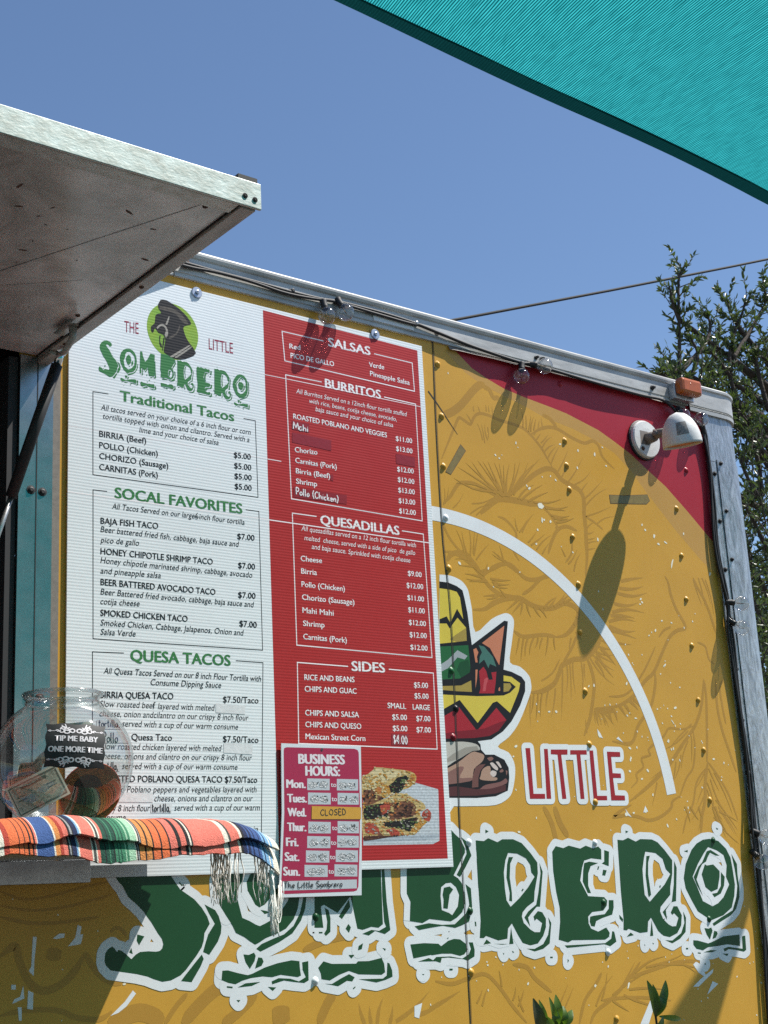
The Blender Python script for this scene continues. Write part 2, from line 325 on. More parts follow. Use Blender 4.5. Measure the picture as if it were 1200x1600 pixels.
  ('28416,12601 28532,12585 28513,12559 28412,12577', []),
]
LITTLE = [
  '23176,17411 23321,17415 23323,16372 23686,16374 23680,16261 23200,16258',
  '23766,17407 23887,17410 23873,16262 23726,16261',
  '23987,17398 24534,17412 24519,17290 24313,17285 24365,16264 24229,16259 24190,17282 23974,17287',
  '24622,17400 25174,17413 25168,17305 24950,17300 24962,16262 24831,16262 24817,17297 24609,17292',
  '25263,17407 25394,17411 25402,16339 25730,16341 25729,16233 25272,16231',
  '25867,17395 26324,17396 26322,17280 25998,17273 26000,16882 26281,16877 26280,16771 25998,16768 26017,16357 26351,16350 26348,16235 25868,16233',
]
ARC = '20901,22928 22170,22801 23467,22392 24780,21650 25575,21068 26283,20583 27118,19571 27677,18533 28056,17248 28154,16395'
RED = '21762,27029 21771,27014 22012,26847 22343,26613 22807,26435 23365,26272 24069,26164 24947,26066 25507,25992 26071,25863 26644,25732 27214,25508 27813,25249 28293,24966 29063,24541 29872,23932 30687,23276 30953,23108 31221,27107 28445,27258 24844,27175'
BAND = '21771,27014 22012,26847 22343,26613 22807,26435 23365,26272 24069,26164 24947,26066 25507,25992 26071,25863 26644,25732 27214,25508 27813,25249 28293,24966 29063,24541 29872,23932 30687,23276 30953,23108 30954,22174 30183,22629 29265,23357 28311,24223 27725,24793 27171,25184 26486,25425 25692,25607 24688,25746 24087,25913 23409,26061 22703,26215 22142,26440 21833,26661 21508,26893'
STROKES = [
  (132, '21274,25213 21551,25315 21888,25558 22191,25871 22496,26169 22740,26272'),
  (83, '22639,26196 22870,26146 22995,25962 23191,26017'),
  (51, '21187,24106 21395,24495 21658,24971 21816,25234 21994,25192 22173,25138 22306,25337 22479,25460 22761,25472 23133,25406 23609,25375 23943,25318 24175,25186 24492,24916 24665,24678 24838,24440'),
  (60, '24177,25206 24547,25419 24909,25519 25210,25492 25606,25364 26064,25283 26394,25395 26594,25290 26716,24995 27112,24741'),
  (72, '24638,25799 24884,25745 25116,25553'),
  (62, '21144,23010 21380,23217 21628,23533 21814,23613 22133,23640 22491,23547 22850,23435 23080,23394'),
  (107, '22296,22914 22594,23167 22889,23350 23174,23389 23506,23397 23889,23393 24277,23390'),
  (85, '23277,23475 23742,23832 24163,24152 24580,24364 24881,24371 25110,24177 25402,24067 25700,23995 25855,23788 25829,23368 25835,22992 25814,22614 25793,22240 25681,21747'),
  (45, '24277,23390 24555,23241 24818,22942 24760,22861'),
  (64, '24436,22164 24626,22551 24856,22836 25169,22948 25514,22878'),
  (44, '22847,22914 23076,22871 23296,22718 23417,22517 23285,22145 23446,21877'),
  (39, '25009,22008 25238,22253 25303,22593 25205,22618'),
  (79, '21164,21634 21263,21781 21490,21875 21754,21869 21961,21684 22207,21433'),
  (49, '22210,21468 22537,21571 22921,21751 23148,21704 23413,21555'),
  (42, '21067,22584 21256,22227 21540,21949 21796,21839'),
  (39, '25872,23298 26169,23184 26462,23030'),
  (73, '21096,21858 21443,21845 21700,21752 21996,21577 22242,21325 22451,21138 22756,20993 23075,20970 23447,20969'),
  (68, '22200,21356 22588,21638 22968,21766 23198,21737 23416,21583 23640,21464 23974,21479 24329,21640'),
  (57, '23456,21058 23757,21227 24122,21511 24472,21618'),
  (82, '21861,20554 22221,20602 22506,20764 22884,20901 23353,20961 23716,20835 24090,20779 24481,20831 24888,20974 25272,20863 25270,20646 25065,20379 24796,20181 24496,20106'),
  (62, '23086,20157 23352,20039 23730,20084 24114,20130 24496,20106'),
  (81, '23492,18714 23870,18767 24270,18959 24466,19212 24612,19429 25021,19595 25424,19656 25865,19972 26056,20274'),
  (50, '24612,19429 24783,19650 25009,19913 25193,20210'),
  (69, '25474,19660 25589,19383 25645,19032 25541,18604 25389,18179 25141,17756'),
  (31, '24530,19564 24305,19272 24098,19122 23849,19005'),
  (95, '25565,18395 25914,18392 26272,18425'),
  (64, '28655,22033 28763,21859 28815,21541 28962,21186 29262,20729 28940,20613 28649,20455 28410,20190 28164,19861 27843,19443 27488,19204 26989,18789 26397,18527 25602,18429'),
  (61, '27882,19489 27869,19181 27662,18647 27363,18332 27074,18065 26870,17719 26640,17607 26099,17655'),
  (58, '29790,22100 29892,21875 30176,21478 30373,20979 30459,20659'),
  (40, '28684,20684 28402,20572 28175,20375'),
  (39, '26122,18747 26617,18792 27019,19006 27533,19512 28007,20117'),
  (41, '29678,20347 29972,20253 30058,19937 30245,19811'),
  (63, '29757,19372 29584,18733 29299,18232 28981,17913 28601,17596 28002,17067 27169,16550 26508,16215'),
  (56, '29757,19372 29785,18922 29670,18023 29537,17226'),
  (38, '29217,18140 28670,18034 28214,18040 27990,17838 27644,17656 27366,17479 27410,17352 27085,17261 27117,17051 26845,16879 26852,16713 26615,16545'),
  (39, '29128,18005 29124,17567 28980,17085 28747,16865 28589,16691 28334,16306'),
  (53, '28341,16349 28064,16220 27974,16052 27564,15844 27117,15762 26761,15846 26343,15887 25919,15848 26177,15989 26558,16133'),
  (71, '29570,17227 29382,16701 29310,16268 29107,15840 29004,15416'),
  (40, '29570,17227 29945,16839 30273,16360 30509,15749'),
  (39, '29440,17049 29049,16697 28834,16181 28512,15799 28324,15422'),
  (57, '30245,19399 30190,18670 30290,18044 30475,17512 30660,16981'),
  (49, '30598,19419 30381,19178 30400,18679 30461,18229'),
  (54, '20096,12496 20544,12410 21015,12490 21493,12543 21867,12262 22230,11836 22602,11464'),
  (66, '22316,12692 22721,12609 22946,12361 23419,12036'),
  (57, '24546,11272 24755,11522 25331,11778 25938,12162 26364,12506'),
  (57, '24197,11302 24432,11785 24830,12115 25040,12343'),
  (47, '24963,11745 25695,11751 26439,11696 27289,11570'),
  (54, '25938,12162 26717,12297 27718,12424 28520,12376'),
  (104, '23962,16089 24098,15711 24330,15395'),
  (92, '23608,16088 23831,15712 23952,15212'),
  (157, '14054,12156 14452,12491 14858,12735 15407,12809'),
  (200, '12553,12282 13167,12430 13669,12231'),
  (257, '16236,11972 16220,12131 16220,12311'),
  (132, '17088,11901 17329,12272 17487,12434'),
  (126, '15677,12566 15254,12264 14910,12084'),
  (89, '16781,13295 17310,13442 18004,13526'),
  (89, '10511,13540 10681,13662 10797,13682 10860,13467 11012,13142 11191,12972 11400,12930 11699,13042 11941,13268 12094,13502'),
  (77, '12094,13529 12250,13275 12502,13042 12818,12939'),
  (60, '10532,12580 10875,12630 11285,12624 11643,12569 11947,12439 12378,12377 12628,12491'),
  (31, '10487,14626 10930,14477 11440,14513 11993,14632 12563,14727'),
  (31, '10492,14386 11082,14282 11687,14313 12183,14404 12627,14500'),
  (41, '10496,14199 11085,14067 11750,14064 12373,14119'),
  (42, '12596,13832 12691,13911 12820,13877 12916,13761'),
  (63, '13689,12187 13924,12472 14163,12677'),
  (176, '11490,13416 11506,13522 11526,13628'),
]
HAIRS = '34,23086,23449,21666,23983 34,23086,23449,21926,24130 34,23062,23446,22135,24180 34,23086,23449,22324,24244 34,23095,23450,22486,24251 34,23109,23452,22650,24276 34,23133,23456,22860,24272 34,23133,23456,23025,24278 34,23157,23459,23165,24263 34,23181,23462,23359,24311 35,23205,23465,23557,24378 35,23229,23469,23730,24422 35,23253,23472,23999,24445 35,23328,23519,24194,24437 35,23424,23532,24408,24601 34,22856,23490,21586,23563 34,22720,23525,21508,23693 35,23558,23440,24135,23888 35,23653,23435,24434,23930 35,23893,23431,24614,23769 35,24087,23438,25048,23642 35,24374,23384,25282,23485 35,24468,23341,25166,23358 35,24647,23179,25304,23244 35,24739,23117,25244,23162 35,24827,23017,25452,23207 26,23923,25352,23916,25768 26,24043,25335,24056,25698 26,24110,25270,24230,25709 26,24185,25283,24329,25707 26,24290,25338,24398,25662 26,24445,25402,24521,25644 26,24600,25447,24580,25731 26,24275,25203,24386,25316 26,24363,25104,24534,25303 26,24504,25032,24784,25306 26,24542,24924,24932,25273 26,24606,24820,25011,25075 26,24686,24644,25058,25044 26,24798,24528,25161,25061 26,24974,24309,25464,25032 26,25115,24216,25361,24594 26,25303,24091,25963,24878 26,25557,24090,26238,24572 26,25798,23952,26093,24242 26,25877,23753,26636,24378 26,25848,23522,26825,24191 26,25872,23298,26866,23694 26,26270,23158,26939,23433 26,25887,22998,26169,23184 26,25868,22846,26140,22953 26,25849,22693,26170,22787 26,25835,22580,26209,22679 26,25816,22428,26134,22501 22,22319,25487,22309,25633 22,22508,25520,22450,25658 22,22721,25558,22713,25724 22,22815,25556,22807,25722 22,22947,25448,22925,25724 22,22222,25176,22057,25386 22,22534,24788,22386,25204 22,22598,24725,22526,25209 22,22700,24815,22643,25211 22,22731,25152,22727,24856 21,21163,22978,21219,23405 21,21210,23019,21354,23442 21,21446,22945,21791,23343 21,22043,23129,22802,23410 21,21975,22873,22595,23185 21,22155,22861,22405,23106 27,21979,21894,22074,22463 27,21999,21861,22192,22513 27,21886,21849,21899,22512 27,21796,21839,21668,22414 27,21710,21864,21492,22428 27,22057,21764,22504,22198 27,21919,21714,21388,21709 27,21997,21584,21508,21567 28,22971,21791,22580,22030 28,22928,21822,22825,22199 28,23021,21832,22573,21959 28,23616,22613,24056,23140 28,23520,22602,23848,23004 28,23476,22632,23413,22949 28,23783,22380,24106,22708 28,23872,22318,24394,22670 28,24055,22231,24589,22656 28,24239,22143,24518,22465 29,25105,21981,25455,22388 29,25286,21817,25600,22330 29,25026,22156,24901,22362 36,22288,21330,21669,21388 36,22330,21299,21703,21272 36,22372,21269,21786,21212 37,22470,21348,23115,21377 37,22510,21282,23058,21266 37,22549,21217,23003,21173 36,22294,21400,21909,21602 36,22252,21430,22415,21725 36,22167,21491,22447,21589 37,22934,20940,22723,21129 37,22802,20998,22204,20908 37,22709,20989,22289,20847 37,23351,20943,22903,20625 37,23442,20916,23082,20571 37,23438,20881,23333,20540 37,23577,20858,23682,20517 37,23807,20808,24017,20544 37,23995,20789,24208,20542 37,24138,20783,24559,21088 38,24284,20796,24612,21128 38,24483,20849,24918,21228 38,24686,20920,25064,21206 38,24839,20969,25202,21110 38,25263,20790,25432,20949 38,25220,20642,25355,20725 38,25123,20455,25287,20576 31,23255,19998,23097,19575 31,23395,20008,23245,19448 31,23536,20018,23395,19560 31,23725,20032,23539,19604 31,23867,20042,23746,19791 31,24011,20053,23885,19765 31,24207,20102,24056,19603 31,24396,20081,24409,19766 30,23581,18684,23438,18205 31,23722,18691,23586,18077 31,23866,18732,23733,18150 31,24060,18776,23936,18293 31,24306,18857,24082,18129 30,23484,18646,23254,18198 30,23481,18612,23406,17902 31,24599,19324,24407,18073 31,24758,19438,24652,18736 31,24860,19480,24801,18570 31,24963,19521,24969,18752 32,25260,19540,25153,18656 32,25356,19510,25353,19086 32,25574,19666,26353,19033 32,25685,19745,26401,19395 32,25791,19787,26426,19576 32,25749,19856,26455,19795 32,25916,19975,26474,19941 32,26037,20128,26499,20125 32,25152,20279,25372,20045 32,24985,20124,24885,19692 31,25560,18360,25570,18047 31,25660,18364,25766,18019 32,25758,18351,26013,17993 32,25907,18339,26221,18035 31,25247,17828,25241,18174 55,26953,21728,27811,21903 55,26864,21540,27778,21673 55,26782,21399,27885,21510 55,26620,21118,27520,21220 54,26527,20890,27710,20967 54,26453,20795,27333,20801 54,26370,20635,27353,20714 54,26356,20525,27318,20467 54,26282,20432,27322,20268 54,26118,20116,27108,20099 54,25973,19934,26471,19535 53,25829,19752,26338,19227 53,25752,19619,26056,19169 53,25656,18390,25668,18015 53,25836,18397,25908,18024 53,26023,18447,26155,18074 53,26211,18498,26343,18123 53,26459,18530,26668,18262 54,26650,18580,26860,18312 54,26849,18675,27129,18452 54,26980,18724,27204,18541 29,29782,22052,30018,21370 29,30002,22121,30152,21335 29,30144,22135,30382,21449 29,30279,22101,30468,21127 28,29090,18180,28138,17541 28,28928,17999,27938,17493 28,28753,17731,27727,16935 28,28667,17598,27169,16550 27,28436,17376,27324,16761 27,28143,17155,26696,16256 27,27854,16937,26898,16381 27,27563,16680,27289,16093 28,28886,17735,28513,17033 28,29040,17871,28935,17214 27,28567,17379,28136,16686 27,28344,17202,27975,16473 28,29515,17094,28955,16524 28,29382,16701,28958,16138 28,29339,16441,28700,15756 28,29310,16268,28920,15501 28,29575,17052,29885,16488 28,29449,16701,29623,16140 28,29420,16528,29894,15751 28,29763,16967,30325,15880 28,29598,16790,30060,15924 28,29713,16270,30462,15488 28,29549,16097,29955,15321 28,29572,15838,30469,15142 28,29796,15967,30501,15705 33,23344,11373,23952,12175 33,23601,11381,24119,12104 33,22544,11697,22415,12051 33,22392,11824,22591,12153 32,22241,11949,22351,12228 32,21947,12256,21899,12602 32,21355,11904,21548,12284 32,21204,11971,21386,12239 34,24963,11745,25221,12331 34,24770,11640,25394,12259 34,25339,11838,26518,12247 35,25736,12053,26176,12517 35,26141,12272,27246,12579 35,26536,12371,27946,12603 35,25904,11919,27133,11831 35,25704,11811,27173,11454 34,25323,11718,25838,11436 36,27121,12397,28488,12185 36,27520,12436,28276,12134 38,28500,16097,28643,15688 38,28709,16097,28970,15754 38,29026,16098,29087,15822 38,29562,16099,29793,15543 38,29671,16099,29998,15472 38,29779,16099,30315,15400 38,29962,15890,30413,15329 56,18217,11806,18086,12215 56,18372,11793,18353,12135 56,18527,11780,18716,12286 56,18841,11753,18942,12090 57,19002,11787,19938,12318 58,19910,11954,20780,12258 57,19574,11860,20252,12050'
FLECKS = '21563,26328 23636,24896 23689,24789 22917,24470 23130,24503 23037,24407 23891,23829 23972,23775 24445,24140 24739,24199 24908,24123 25178,25111 25808,25040 25728,24565 26413,25031 26727,25272 26806,24778 21532,21624 22422,21594 22543,21159 23429,21604 25299,22301 24911,22405 26239,22739 26089,21382 26191,20934 27962,23338 28066,23212 27626,21324 27583,21186 27663,21243 28352,20815 28719,20793 27914,20479 28068,20541 27804,20388 26887,20092 26968,19837 27467,19870 27080,19633 28095,19416 28247,19623 28301,19659 26798,19101 28780,19107 29565,20895 25947,18521 26130,18545 26359,18571 26711,18301 27839,18507 28095,18616 28228,18540 28524,18569 27978,18158 28453,18110 28657,18166 27171,17796 27380,17786 26692,17500 26947,17522 26614,16939 26676,17219 27261,16965 27023,16759 28037,17120 28224,17251 28215,17507 28488,17241 29809,17301 30201,17210 30372,17164 28617,16065 27786,15630 28141,15784 29406,17750 28618,16223 22857,18981 23639,18450 23702,18272 23636,18045 24036,18286 24268,18296 25448,18967 25628,18992 22884,17445 22781,17210 22785,16459 23357,15829 22788,15519 22951,12585 22724,12264 21685,13221 21583,12723'
CHIPS = '28392,23077,44,76,20 28538,22885,55,34,0 28823,22953,77,25,20 29588,23289,33,52,20 28993,22414,33,186,24 30492,22271,34,86,30 27003,18249,62,24,10 28345,18350,32,24,0 28371,18205,84,16,50 26705,17266,31,47,-40 25652,17780,40,70,-30 28127,17713,42,48,40 28290,17525,31,40,10 27360,16374,31,47,0 27050,15987,51,55,0 26611,15941,40,31,0 26360,15911,60,54,-30 30022,16765,32,25,0 25888,12004,87,30,-60 24799,12080,47,36,0 24319,23379,144,79,0 24322,23003,31,71,0 24141,22737,41,39,0 24059,22372,41,39,0 24389,23028,31,39,-20 24605,23006,41,40,-40'
SHARDS = [
  '11951,14000 12029,13969 11999,13834 12061,13831 12015,13670 11769,13642 11906,13784',
  '11479,13792 11599,13867 11706,13862 11692,13795 11540,13776',
  '11104,13838 11178,13834 11140,13450 11129,13186 11039,13271 11082,13348',
  '12596,12413 12881,12634 13042,12813 13106,12754 12913,12550 12754,12454',
  '10941,13042 10965,12831 10901,12810 10743,12757 10785,12831 10886,12863',
  '11030,12957 11127,12911 11123,12636 11020,12658',
  '10845,12697 10918,12692 10922,12471 10872,12475',
  '10722,13070 10803,13064 10805,12986 10724,12992',
  '19505,12046 19714,12091 19610,11797 19490,11837',
  '28933,12189 28457,11994 28125,11825 28325,11811 28886,12095',
  '26449,11112 26169,11136 26571,11624 26695,11491',
  '28853,11903 29048,11825 28596,11600',
  '28317,12388 28509,12312 28660,11980 28377,12127 28206,12331',
  '26246,17720 26320,17769 26471,17633',
  '25605,17932 25693,17843 25775,17706 25617,17771',
  '27045,16109 27129,15971 26953,15948',
  '26322,16039 26529,15834 26401,15880',
]
RIVETS = '21256,26497 21272,25186 21231,23924 21190,22672 21189,21466 25361,25229 25352,24568 25369,23937 25346,22701 25403,21496 25313,20291 25313,18835 25294,17555 29412,22662 29416,21476 29434,20236 29454,18808 29456,17522 29483,16259 21098,12609 21006,17593 21072,19086 25308,12776 25178,15248 25304,13891 28971,13358 29438,15255 25389,11314 25368,26769 29983,25127 17038,12702 17109,13923 21260,15313 21172,13870 21134,18238 25319,16196 29410,23962'
EMBLEM = [
  ('white', '20898,21290 21157,21299 21371,21269 21583,21188 21724,21031 21773,20831 21816,20563 21879,20028 22400,20374 22778,20535 22962,20550 23092,20464 23107,20293 22980,19802 22893,19388 23205,19305 23463,19116 23514,18948 23493,18743 23239,18293 22973,17916 22675,17642 22321,17420 22641,17298 22796,17056 22792,16796 22693,16471 22541,16277 22132,16116 21360,16089 20901,16088 20492,16112'),
  ('black', '20885,21127 21143,21128 21398,21068 21566,20982 21615,20783 21674,20450 21741,19716 22807,20372 22921,20364 22895,20242 22671,19206 22917,19169 23227,19069 23330,18955 23307,18734 23111,18388 22801,18009 22510,17769 22139,17577 21699,17522 21017,17497 20600,17485'),
  ('black', '21276,17568 21702,17548 21801,17454 21804,17342 21932,17232 22194,17238 22492,17131 22608,16955 22607,16728 22535,16437 22150,16307 21587,16266 20504,16266 20605,17548'),
  ('yellow', '20872,20967 21173,20962 21387,20931 21472,20804 21530,20303 21362,20531 21131,20187 21036,20330 20816,20245'),
  ('yellow', '20808,20145 21022,20162 21099,20052 21358,20323 21601,20107 21596,19806 21289,19757 20772,19681'),
  ('olive', '21078,19802 21259,19915 21601,20107 21596,19806 21289,19757'),
  ('green', '20766,19615 21631,19708 21651,19178 21620,19077 21305,18922 20707,18863'),
  ('dkgreen', '21236,19121 21336,19291 21603,19374 21651,19178 21620,19077 21350,18947'),
  ('grey', '20733,19188 20998,19336 21295,19569 21588,19456 21494,19367 21281,19403 20982,19138 20720,19025'),
  ('olive', '20696,18717 21335,18766 21648,18898 21647,18635 21195,18629 20690,18636'),
  ('salmon', '22056,19788 22796,20251 22545,19299 22291,19687 22120,19759'),
  ('teal', '21949,19730 22115,19708 22362,19489 22452,19260 22256,19315 22202,19211 22087,19405 21923,19294 21960,19463 22036,19569'),
  ('salmon', '21776,19618 21868,19658 21925,19561 21872,19458 21882,19325 21816,19321'),
  ('salmon', '21801,19154 21867,19158 21824,18924 21763,18723'),
  ('red', '21912,18929 21908,19127 22050,19235 22129,19140 22178,18943 22311,18951 22282,19116 22441,19142 22394,18888 22326,18635 21862,18613 21916,18731'),
  ('pink', '21976,18668 22045,18936 22116,18990 22181,18977 22099,18806 22064,18672'),
  ('salmon', '22471,18759 22519,18795 22519,18702 22466,18699'),
  ('yellow', '22658,19070 22905,19051 23165,18913 23100,18724 22776,18207 22398,18457 22261,18417 21758,17938 21264,18437 20956,18294 20652,18153 20682,18532 21790,18544 22613,18599 22823,18676 23019,18821 22848,18929 22645,18935'),
  ('olive', '22640,18885 22844,18896 22882,18814 22781,18708 22621,18683'),
  ('red', '20639,17993 21030,18169 21229,18274 21720,17759 22361,18306 22647,18037 22294,17827 21718,17726 20609,17611'),
  ('dkred', '20612,17643 21078,17722 21942,17815 22373,17961 22647,18037 22378,17781 22102,17658 21620,17594 20605,17548'),
  ('sock', '20598,17469 21271,17504 21651,17466 21765,17389 21746,17324 21551,17303 20980,17052 20553,16887'),
  ('sockd', '20996,17242 21345,17378 21690,17419 21746,17324 21551,17303 21068,17101 20560,16981'),
  ('skin', '20548,16825 21062,17022 21506,17270 21699,17275 21887,17215 21809,17069 21559,16905 21451,16649 21030,16644 20528,16576'),
  ('skind', '20538,16700 21054,16928 21264,16931 21119,16708 21457,16713 21408,16633 20526,16545'),
  ('skin', '21737,16748 21816,16909 22039,16977 22062,16753 22233,16723 22183,16659 21879,16655 21710,16684'),
  ('nail', '22024,16816 22095,16882 22223,16852 22194,16771 22104,16738'),
  ('nail', '22045,17042 22134,17059 22276,16949 22248,16884 22123,16947'),
  ('nail', '22223,17077 22311,17079 22388,16967 22342,16950'),
  ('skind', '22313,16869 22405,16919 22445,16871 22353,16838'),
  ('skind', '22513,16889 22564,16873 22524,16776'),
  ('skind', '21968,17153 22102,17188 22163,17141 22050,17090'),
  ('strap', '21604,16937 21739,17004 21913,17023 21749,16876 21670,16716 21652,16509 21459,16492 21502,16745'),
  ('soled', '20521,16483 21020,16519 21605,16461 22481,16566 22468,16437 22156,16371 21592,16319 20507,16297'),
  ('sole', '21690,16462 21871,16559 22311,16628 22495,16711 22506,16598 22036,16481'),
]
HOURS_TEXT = [
  ('BUSINESS', 'head', 16750, 16917, 17894, 16923, 198),
  ('HOURS:', 'head', 16913, 16679, 17755, 16681, 198),
  ('Mon.', 'day', 16435, 16432, 16887, 16429, 166),
  ('Tues.', 'day', 16447, 16148, 16902, 16143, 166),
  ('Wed.', 'day', 16444, 15872, 16878, 15865, 166),
  ('Thur.', 'day', 16426, 15585, 16865, 15575, 166),
  ('Fri.', 'day', 16384, 15294, 16663, 15284, 166),
  ('Sat.', 'day', 16343, 15011, 16671, 14998, 166),
  ('Sun.', 'day', 16298, 14731, 16678, 14714, 166),
  ('to', 'day', 17525, 16461, 17658, 16459, 96),
  ('to', 'day', 17531, 16174, 17664, 16171, 96),
  ('to', 'day', 17510, 15595, 17642, 15591, 96),
  ('to', 'day', 17468, 15304, 17599, 15299, 96),
  ('to', 'day', 17430, 15021, 17561, 15015, 96),
  ('to', 'day', 17380, 14740, 17511, 14733, 96),
]
HOURS_PLATE = '16338,17318 18339,17307 18297,16069 18187,14292 16158,14316 16229,15014 16302,15941'
HOURS_FIELD = '16390,17175 16408,17224 16466,17241 18168,17253 18251,17228 18277,17172 18247,16069 18195,15294 18116,14468 18071,14390 17989,14371 16311,14377 16237,14410 16220,14465 16278,15013 16359,15941'
HOURS_SLOT = [
  '16942,16625 17500,16623 17489,16393 16932,16392',
  '17683,16625 18229,16622 18216,16393 17671,16391',
  '16950,16344 17515,16338 17503,16107 16939,16108',
  '17689,16343 18229,16337 18216,16105 17677,16107',
  '16932,15767 17486,15755 17475,15529 16922,15537',
  '17659,15773 18201,15761 18188,15525 17647,15533',
  '16893,15484 17464,15468 17452,15238 16882,15249',
  '17633,15486 18181,15471 18167,15236 17621,15248',
  '16849,15203 17422,15184 17411,14955 16839,14970',
  '17582,15201 18144,15182 18131,14949 17570,14964',
  '16802,14924 17368,14903 17357,14675 16793,14693',
  '17536,14918 18111,14896 18098,14664 17524,14683',
]
HOURS_STRIP = '16264,14622 18083,14605 18073,14431 16249,14443'
HOURS_TAPE = '17028,16074 18267,16050 18253,15809 17009,15814'
HOURS_HAND = [
  ('CLOSED', 17233, 15889, 17889, 15901, 115),
  ('The Little Sombrero', 16297, 14493, 17725, 14480, 115),
]
TAPES = [
  '21809,24562 21959,24425 21444,23763 21285,23806',
  '26823,23997 27380,24052 28289,24203 28360,24045 28220,23938 27350,23831 26835,23776',
]
DARK_LINE = '20901,25747 21175,25458 21739,24799'
SEAM = '21098,27040 21121,26814 21077,25216 21054,23413 21061,22029 21140,20383 21083,17624 21020,15535 21014,13519 20989,11573'
BRANCHES = [
  '69612,38181 67000,42760 67424,46227 67781,48895 68073,51158 68445,52358 69249,53139',
  '67844,48909 67393,49900 67206,51041',
  '67238,44276 66228,44633 65329,44880 64933,44552',
  '67410,45370 69968,47614 70846,49125 70593,49870',
  '67136,43624 69180,46581 68764,47799',
  '75122,40686 72608,44625 72429,47235 73294,49205 74385,50898 75028,52243',
  '72763,47302 74798,49526 76681,51692 77078,52344',
  '72770,45533 71112,46970 70253,47454',
  '74111,49379 73138,50528 72871,51605',
  '75817,44319 75140,47781 75663,48797 76808,49495',
  '75294,41584 72447,43723 70084,44594 66993,44230',
  '74447,37157 72632,39454 72051,41498',
  '73953,34577 72483,36904 71674,37633',
  '73390,31635 72180,33558 71775,34744',
  '73320,27999 72200,30317 71685,31882',
  '73014,24824 71908,27117 71585,28674',
  '72257,20951 71548,23603 71413,25140',
  '78293,46578 76183,47992 74795,47712',
  '72946,42941 72119,43665 71403,41393',
  '73694,43506 73696,41764 72712,39891',
  '73947,41371 74115,38815 73297,36170',
  '66148,44113 66619,44877 67095,45649',
  '78893,51342 77366,52410 77071,53754',
  '76643,38304 73947,41371 72209,42383',
  '80404,53588 78378,54067',
]
WIRE = [(10.361, 9.0, 7.897), (16.4, 9.0, 10.157)]
CABLE = [(1.3645, -0.03, 2.7255), (1.4433, -0.013, 2.7344), (1.4984, -0.013, 2.7331), (1.604, -0.013, 2.7331), (1.6882, -0.013, 2.7316), (1.7752, -0.013, 2.7332), (1.829, -0.013, 2.7377), (1.9583, -0.013, 2.7382), (2.054, -0.013, 2.7333), (2.1326, -0.013, 2.724), (2.2336, -0.013, 2.7119), (2.3861, -0.013, 2.7022), (2.4371, -0.013, 2.7054), (2.6495, -0.018, 2.6959), (2.8226, -0.016, 2.6946), (2.912, -0.016, 2.6962), (2.9536, -0.016, 2.6796), (2.9767, -0.018, 2.657), (3.0427, -0.012, 2.6609), (3.0765, -0.01, 2.6391), (3.085, -0.01, 2.56), (3.0822, -0.009, 2.4398), (3.08, -0.009, 2.316), (3.0854, -0.01, 2.2144), (3.0895, -0.014, 2.1432), (3.0883, -0.014, 2.0904), (3.0951, -0.01, 1.9961), (3.0976, -0.009, 1.8255), (3.1014, -0.009, 1.6587), (3.0952, -0.014, 1.56), (3.0895, -0.014, 1.4874), (3.0899, -0.01, 1.3523), (3.0881, -0.009, 1.2274), (3.0761, -0.009, 1.0452)]
BULBS = [((1.7802, -0.018, 2.7262), (1.7789, -0.032, 2.6864)), ((1.8252, -0.018, 2.7349), (1.83, -0.034, 2.7049)), ((2.3879, -0.018, 2.7008), (2.3731, -0.029, 2.6567)), ((2.4301, -0.02, 2.7017), (2.4458, -0.04, 2.6946)), ((2.9697, -0.02, 2.6775), (2.9551, -0.045, 2.6506)), ((3.0755, -0.012, 2.6308), (3.0511, -0.03, 2.6606)), ((3.0936, -0.016, 2.1502), (3.1192, -0.04, 2.1442)), ((3.09, -0.016, 2.099), (3.107, -0.04, 2.0767)), ((3.0922, -0.016, 1.5437), (3.1084, -0.04, 1.5289)), ((3.0821, -0.016, 1.489), (3.0784, -0.04, 1.467))]
WASHERS = [(1.4573, 2.6764), (1.933, 2.6831)]
LOGO_RECT = (1.2299, 1.5837, 2.43, 2.524)
HOURS_HOLE = (1.7336, 1.7218)
BLANKET_X = [0.903, 0.9544, 1.0616, 1.1312, 1.225, 1.3183, 1.3952]
TREE_REGION = [(7.061, 4.478, 0.438, 0.171, 2.7, 4.5, 5), (7.377, 4.751, 0.347, 0.235, 2.7, 4.2, 3), (7.445, 4.408, 0.347, 0.277, 2.7, 4.5, 4), (7.412, 3.881, 0.271, 0.266, 2.6, 4.8, 6), (7.33, 3.45, 0.264, 0.3, 2.6, 4.8, 8), (7.283, 3.037, 0.226, 0.29, 2.6, 5, 9), (7.269, 2.638, 0.223, 0.282, 2.6, 5, 9), (7.225, 2.248, 0.219, 0.312, 2.6, 5, 9), (7.245, 4.372, 0.268, 0.181, 2.7, 4.5, 3)]
